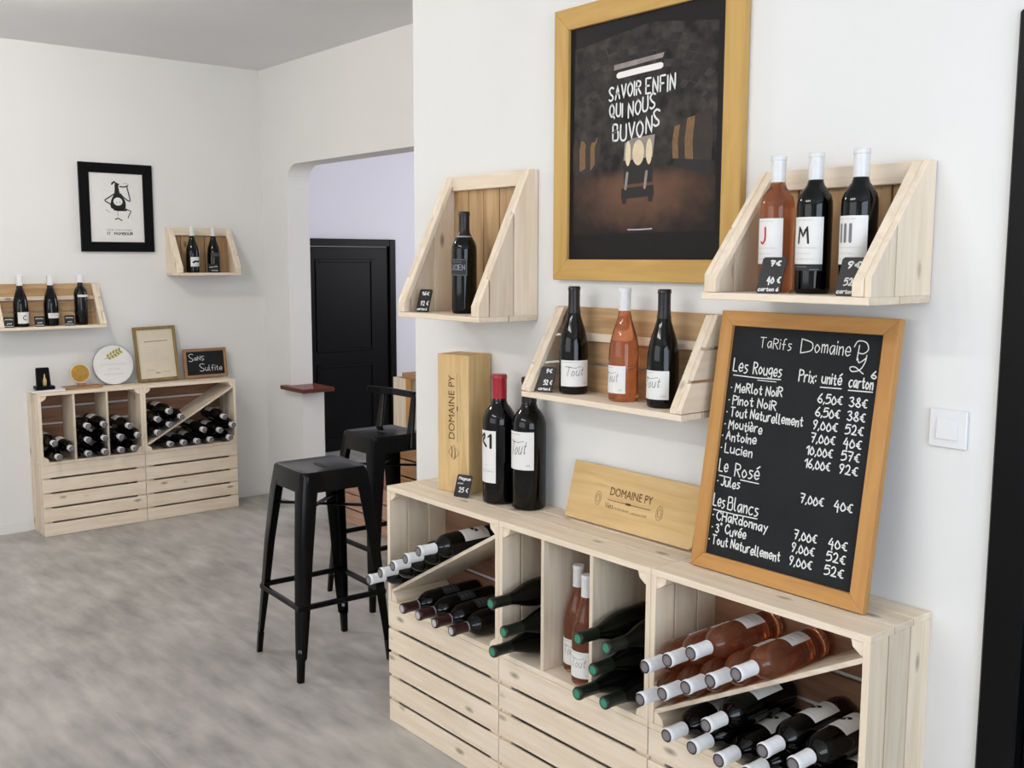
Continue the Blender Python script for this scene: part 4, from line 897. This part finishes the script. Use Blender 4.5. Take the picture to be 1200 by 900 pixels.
b = MB(); disc(b, 0.048, -0.010, -0.0062, 0.056); md = b.build('disc', 'gold_metal', t, smooth=True)
b = MB()
for P, wd in (([(-0.02, 0.04), (0.0, 0.075), (0.02, 0.045)], 0.004), ([(-0.025, 0.055), (0.03, 0.062)], 0.003), ([(0.005, 0.03), (0.012, 0.085)], 0.003)): ribbon(b, smooth_pts(P, 4), wd, lambda u, v: (u, -0.0106, v))
b.build('relief', 'brass', md, recalc=False)
# round white sign
t = on_left('round_sign', 'round white sign with a golden leaf leaning on the far wall', 'sign', -0.01, ZT + 0.0025, XL + 0.068)
t.rotation_euler = (-0.16, 0, PI/2)
b = MB(); disc(b, 0.114, -0.006, 0.002, 0.114, n=48); b.build('panel', 'label_paper', t, smooth=True)
b = MB(); n = 48
b.lathe([(0.1125, -0.007), (0.1165, -0.007), (0.1165, 0.003), (0.1125, 0.003), (0.1125, -0.007)], n)
rim = b.build('rim', 'silver_ink', t, smooth=True); rim.rotation_euler = (PI/2, 0, 0); rim.location = (0, -0.001, 0.1145)
b = MB(); sf = lambda u, v: (u, -0.0068, v)
ribbon(b, smooth_pts([(-0.045, 0.15), (0.0, 0.168), (0.045, 0.196)], 5), 0.004, sf, 'gold_leaf')
for k in range(5):
    cx, cz = -0.03 + k*0.017, 0.157 + k*0.0085
    for s in (1, -1):
        a = 0.5 + s*0.9; L_ = 0.03 - abs(k - 2)*0.003; d = (math.cos(a), math.sin(a)); nn = (-d[1]*0.008, d[0]*0.008)
        b.face([sf(cx, cz), sf(cx + d[0]*L_*0.5 + nn[0], cz + d[1]*L_*0.5 + nn[1]), sf(cx + d[0]*L_, cz + d[1]*L_), sf(cx + d[0]*L_*0.5 - nn[0], cz + d[1]*L_*0.5 - nn[1])], 'gold_leaf')
scribble(b, -0.075, 0.07, 0.112, 0.012, sf, 0.002, 'pale_ink', 3); scribble(b, -0.035, 0.035, 0.084, 0.012, sf, 0.002, 'pale_ink', 4); scribble(b, -0.055, 0.055, 0.056, 0.01, sf, 0.002, 'pale_ink', 5)
b.build('leaf_and_print', 'gold_leaf', t, recalc=False)
# framed certificate
t = on_left('framed_certificate', 'wood-framed certificate between the round sign and the small slate', 'certificate', 0.12, ZT + 0.003, XL + 0.075)
t.rotation_euler = (-0.15, -0.02, PI/2)
frame_parts(t, 0.252, 0.325, 0.017, 0.018, 'oldframe_z', y1=0.0)
b = MB(); b.box((0.012, -0.008, 0.012), (0.24, -0.002, 0.313)); cp = b.build('paper_sheet', 'cream_paper', t)
b = MB(); cf = lambda u, v: (u, -0.0088, v)
ribbon(b, [(0.06, 0.236), (0.2, 0.238)], 0.004, cf, 'grey_ink'); scribble(b, 0.11, 0.14, 0.285, 0.008, cf, 0.0012, 'pale_ink', 2); scribble(b, 0.06, 0.1, 0.06, 0.016, cf, 0.0015, 'grey_ink', 4); scribble(b, 0.115, 0.14, 0.045, 0.01, cf, 0.005, 'grey_ink', 7); scribble(b, 0.15, 0.2, 0.05, 0.006, cf, 0.0015, 'grey_ink', 8)
for k in range(6): scribble(b, 0.05, 0.205, 0.2 - k*0.016, 0.003, cf, 0.0007, 'pale_ink', k)
b.build('certificate_print', 'grey_ink', cp, recalc=False)
# small slate
t = on_left('small_chalkboard', 'small wood-framed slate chalked in two words on the far cabinet', 'chalkboard', 0.41, ZT + 0.002, XL + 0.06)
t.rotation_euler = (-0.14, 0, PI/2)
frame_parts(t, 0.275, 0.18, 0.018, 0.014, 'brownwood_', y1=0.0)
b = MB(); b.box((0.016, -0.008, 0.016), (0.259, -0.002, 0.164)); bd = b.build('slate_panel', 'slate', t)
b = MB(); cf = lambda u, v: (u, -0.0088, v)
write(b, 'S', 0.034, 0.103, 0.046, cf, 0.0035, x1=0.062, jitter=0); write(b, 'aNS', 0.068, 0.108, 0.026, cf, 0.003, x1=0.13, jitter=0.5); b.build('chalk_line', 'chalk', bd, recalc=False); b = MB()
write(b, 'S', 0.098, 0.04, 0.046, cf, 0.0035, x1=0.128, jitter=0); write(b, 'ulfite', 0.134, 0.042, 0.034, cf, 0.003, x1=0.24, jitter=0.4)
b.build('chalk_line', 'chalk', bd, recalc=False)

# ================================================================== arch bay: sill board, stools, things beyond
b = MB(); b.prism([(-3.03, YA - 0.052), (-2.735, YA - 0.052), (-2.735, YA + 0.165), (-2.978, YA + 0.165), (-2.978, YA - 0.002), (-3.03, YA - 0.002)], lambda u, v, d: (u, v, d), 0.7225, 0.748)
tag(b.build('sill_board', 'mahogany_x', None, bevel=0.003), 'reddish wooden sill board capping the low wall in the opening', 'sill')
def stool(label, loc, rz, back):
    t = thing('bar_stool', label, 'stool', loc, rz, 'black metal bar stools'); zt = 0.758; hs = 0.137; fs = 0.197
    def sq(h, r, n=5):
        P = []
        for cx, cy, a0 in ((h - r, h - r, 0), (-h + r, h - r, PI/2), (-h + r, -h + r, PI), (h - r, -h + r, 1.5*PI)):
            P += [(cx + r*math.cos(a0 + PI/2*k/n), cy + r*math.sin(a0 + PI/2*k/n)) for k in range(n + 1)]
        return P
    b = MB(); i = 0; levels = [(hs + 0.006, 0.03, zt - 0.075), (hs + 0.002, 0.03, zt - 0.02), (hs, 0.03, zt - 0.006), (hs - 0.005, 0.028, zt), (hs - 0.015, 0.024, zt - 0.001), (hs - 0.03, 0.02, zt - 0.004)]
    rings = [[b.bm.verts.new((x, y, z)) for x, y in sq(h, r)] for h, r, z in levels]
    for A, B in zip(rings, rings[1:]):
        for k in range(len(A)): b.bm.faces.new([A[k], A[(k+1) % len(A)], B[(k+1) % len(A)], B[k]])
    b.bm.faces.new(rings[-1]); under = [b.bm.verts.new((x, y, zt - 0.012)) for x, y in sq(hs - 0.01, 0.026)]; b.bm.faces.new(under[::-1])
    b.build('seat', 'black_metal', t, smooth=True)
    b = MB(); b.prism([(0.05*math.cos(a), 0.013*math.sin(a)) for a in [2*PI*k/16 for k in range(16)]], lambda u, v, d: (u, v, d), zt - 0.0042, zt - 0.0028); b.build('grip_slot', 'print_black', t)
    for sx in (-1, 1):
        for sy in (-1, 1):
            b = MB(); sec = []
            for z, k, fl in ((zt - 0.012, hs - 0.002, 0.066), (zt - 0.10, hs + 0.011, 0.060), (0.45, hs + 0.031, 0.050), (0.25, hs + 0.045, 0.042), (0.085, hs + 0.056, 0.031), (0.08, hs + 0.056, 0.024), (0.0, fs, 0.021)):
                c = Vector((sx*k, sy*k, z)); rc = min(0.016, fl*0.4)
                P = [c + Vector((-sx*fl, 0, 0)), c + Vector((-sx*rc, 0, 0)), c + Vector((-sx*rc*0.3, -sy*rc*0.3, 0)), c + Vector((0, -sy*rc, 0)), c + Vector((0, -sy*fl, 0)),
                     c + Vector((-sx*0.004, -sy*fl, 0)), c + Vector((-sx*0.004, -sy*rc, 0)), c + Vector((-sx*(rc*0.3 + 0.003), -sy*(rc*0.3 + 0.003), 0)), c + Vector((-sx*rc, -sy*0.004, 0)), c + Vector((-sx*fl, -sy*0.004, 0))]
                if z < 0.082: P = [c + Vector((-sx*fl*u, -sy*fl*v, 0)) for u, v in ((1, 0), (.5, 0), (0.1, 0.1), (0, .5), (0, 1), (.5, 1), (.75, 1), (.95, .95), (1, .75), (1, .5))]
                sec.append([b.bm.verts.new(p) for p in P])
            for A, B in zip(sec, sec[1:]):
                for k in range(10): b.bm.faces.new([A[k], A[(k+1) % 10], B[(k+1) % 10], B[k]])
            b.bm.faces.new(sec[0]); b.bm.faces.new(sec[-1][::-1]); lg = b.build('leg', 'black_metal', t, smooth=True)
            b = MB(); c = Vector((sx*(hs + 0.051), sy*(hs + 0.051), 0.115)); d = Vector((sx, sy, 0)).normalized(); b.bar(c - d*0.012, c - d*0.002, 0.012, 0.012); b.build('rivet', 'steel', lg)
    k = hs + 0.038; z = 0.268
    for a, c in (((-1, -1), (1, -1)), ((1, -1), (1, 1)), ((1, 1), (-1, 1)), ((-1, 1), (-1, -1))):
        dz = 0.0 if a[1] == c[1] else 0.004
        b = MB(); b.bar((a[0]*k, a[1]*k, z + dz), (c[0]*k, c[1]*k, z + dz), 0.016, 0.02); b.build('foot_rail', 'black_metal', t, bevel=0.003)
    k2 = hs - 0.006
    for s in (1, -1):
        b = MB(); b.bar((-k2, -k2*s, 0.605), (k2, k2*s, 0.605 + (0.012 if s < 0 else 0)), 0.016, 0.01); b.build('cross_brace', 'black_metal', t, bevel=0.002)
    if back:
        zb_ = 0.922
        for sx, xt in ((-1, -0.17), (1, 0.082)):
            b = MB(); b.bar((sx*(hs - 0.006), 0.05, zt - 0.072), (xt, 0.112, zb_), 0.05, 0.016, upv=(0, 1, 0), w2=(0.03, 0.014)); b.build('back_upright', 'black_metal', t, bevel=0.003)
        b = MB(); pts = [(-0.245, 0.07, zb_), (-0.18, 0.10, zb_ - 0.002), (-0.1, 0.118, zb_ - 0.002), (0, 0.122, zb_ - 0.002), (0.05, 0.12, zb_ - 0.001), (0.09, 0.112, zb_)]
        for p, q in zip(pts, pts[1:]): b.bar(p, q, 0.014, 0.03)
        b.build('back_rail', 'black_metal', t, bevel=0.002)
    return t
stool('backless black metal bar stool standing in front, nearest the camera', (-0.634, -0.126, 0.0), -0.05, False)
stool('black metal bar stool with a low back rail, behind the backless stool', (-1.118, 0.468, 0.0), 0.0, True)
# bar counter of crates standing in the opening, glimpsed past the stools
slat_crate('low pinkish slatted crate on the floor of the opening, seen between the stool legs', (-2.45, 1.235, 0), 0, 0.575, 0.245, 'pinkwood', 'crates in the opening', H=0.26, n=3)
slat_crate('brownish slatted crate under the bar shelf end, behind the stool with a back rail', (-1.865, 1.235, 0), 0, 0.575, 0.245, 'brownwood', 'crates in the opening', H=0.555, n=6)
t = thing('wine_box', 'pale wooden box standing under the end of the bar shelf', 'box', (-1.765, 1.06, 0.556))
b = MB(); b.box((-0.085, -0.06, 0), (0.035, -0.052, 0.345)); b.box((-0.085, -0.0515, 0), (-0.077, 0.06, 0.345)); b.box((-0.077, 0.052, 0), (0.085, 0.06, 0.345)); b.box((0.077, -0.0515, 0), (0.085, 0.052, 0.345)); b.build('box_sides', 'ply_z', t)
b = MB(); b.box((0.0355, -0.06, 0), (0.085, -0.052, 0.345)); b.build('corner_board', 'orange_z', t)
b = MB(); b.box((-1.765, 1.0, 0.9015), (-0.752, 1.22, 0.932)); tag(b.build('bar_shelf', 'brownwood_x', None, bevel=0.002), 'brown wooden bar shelf end poking out beside the white wall corner', 'shelf')
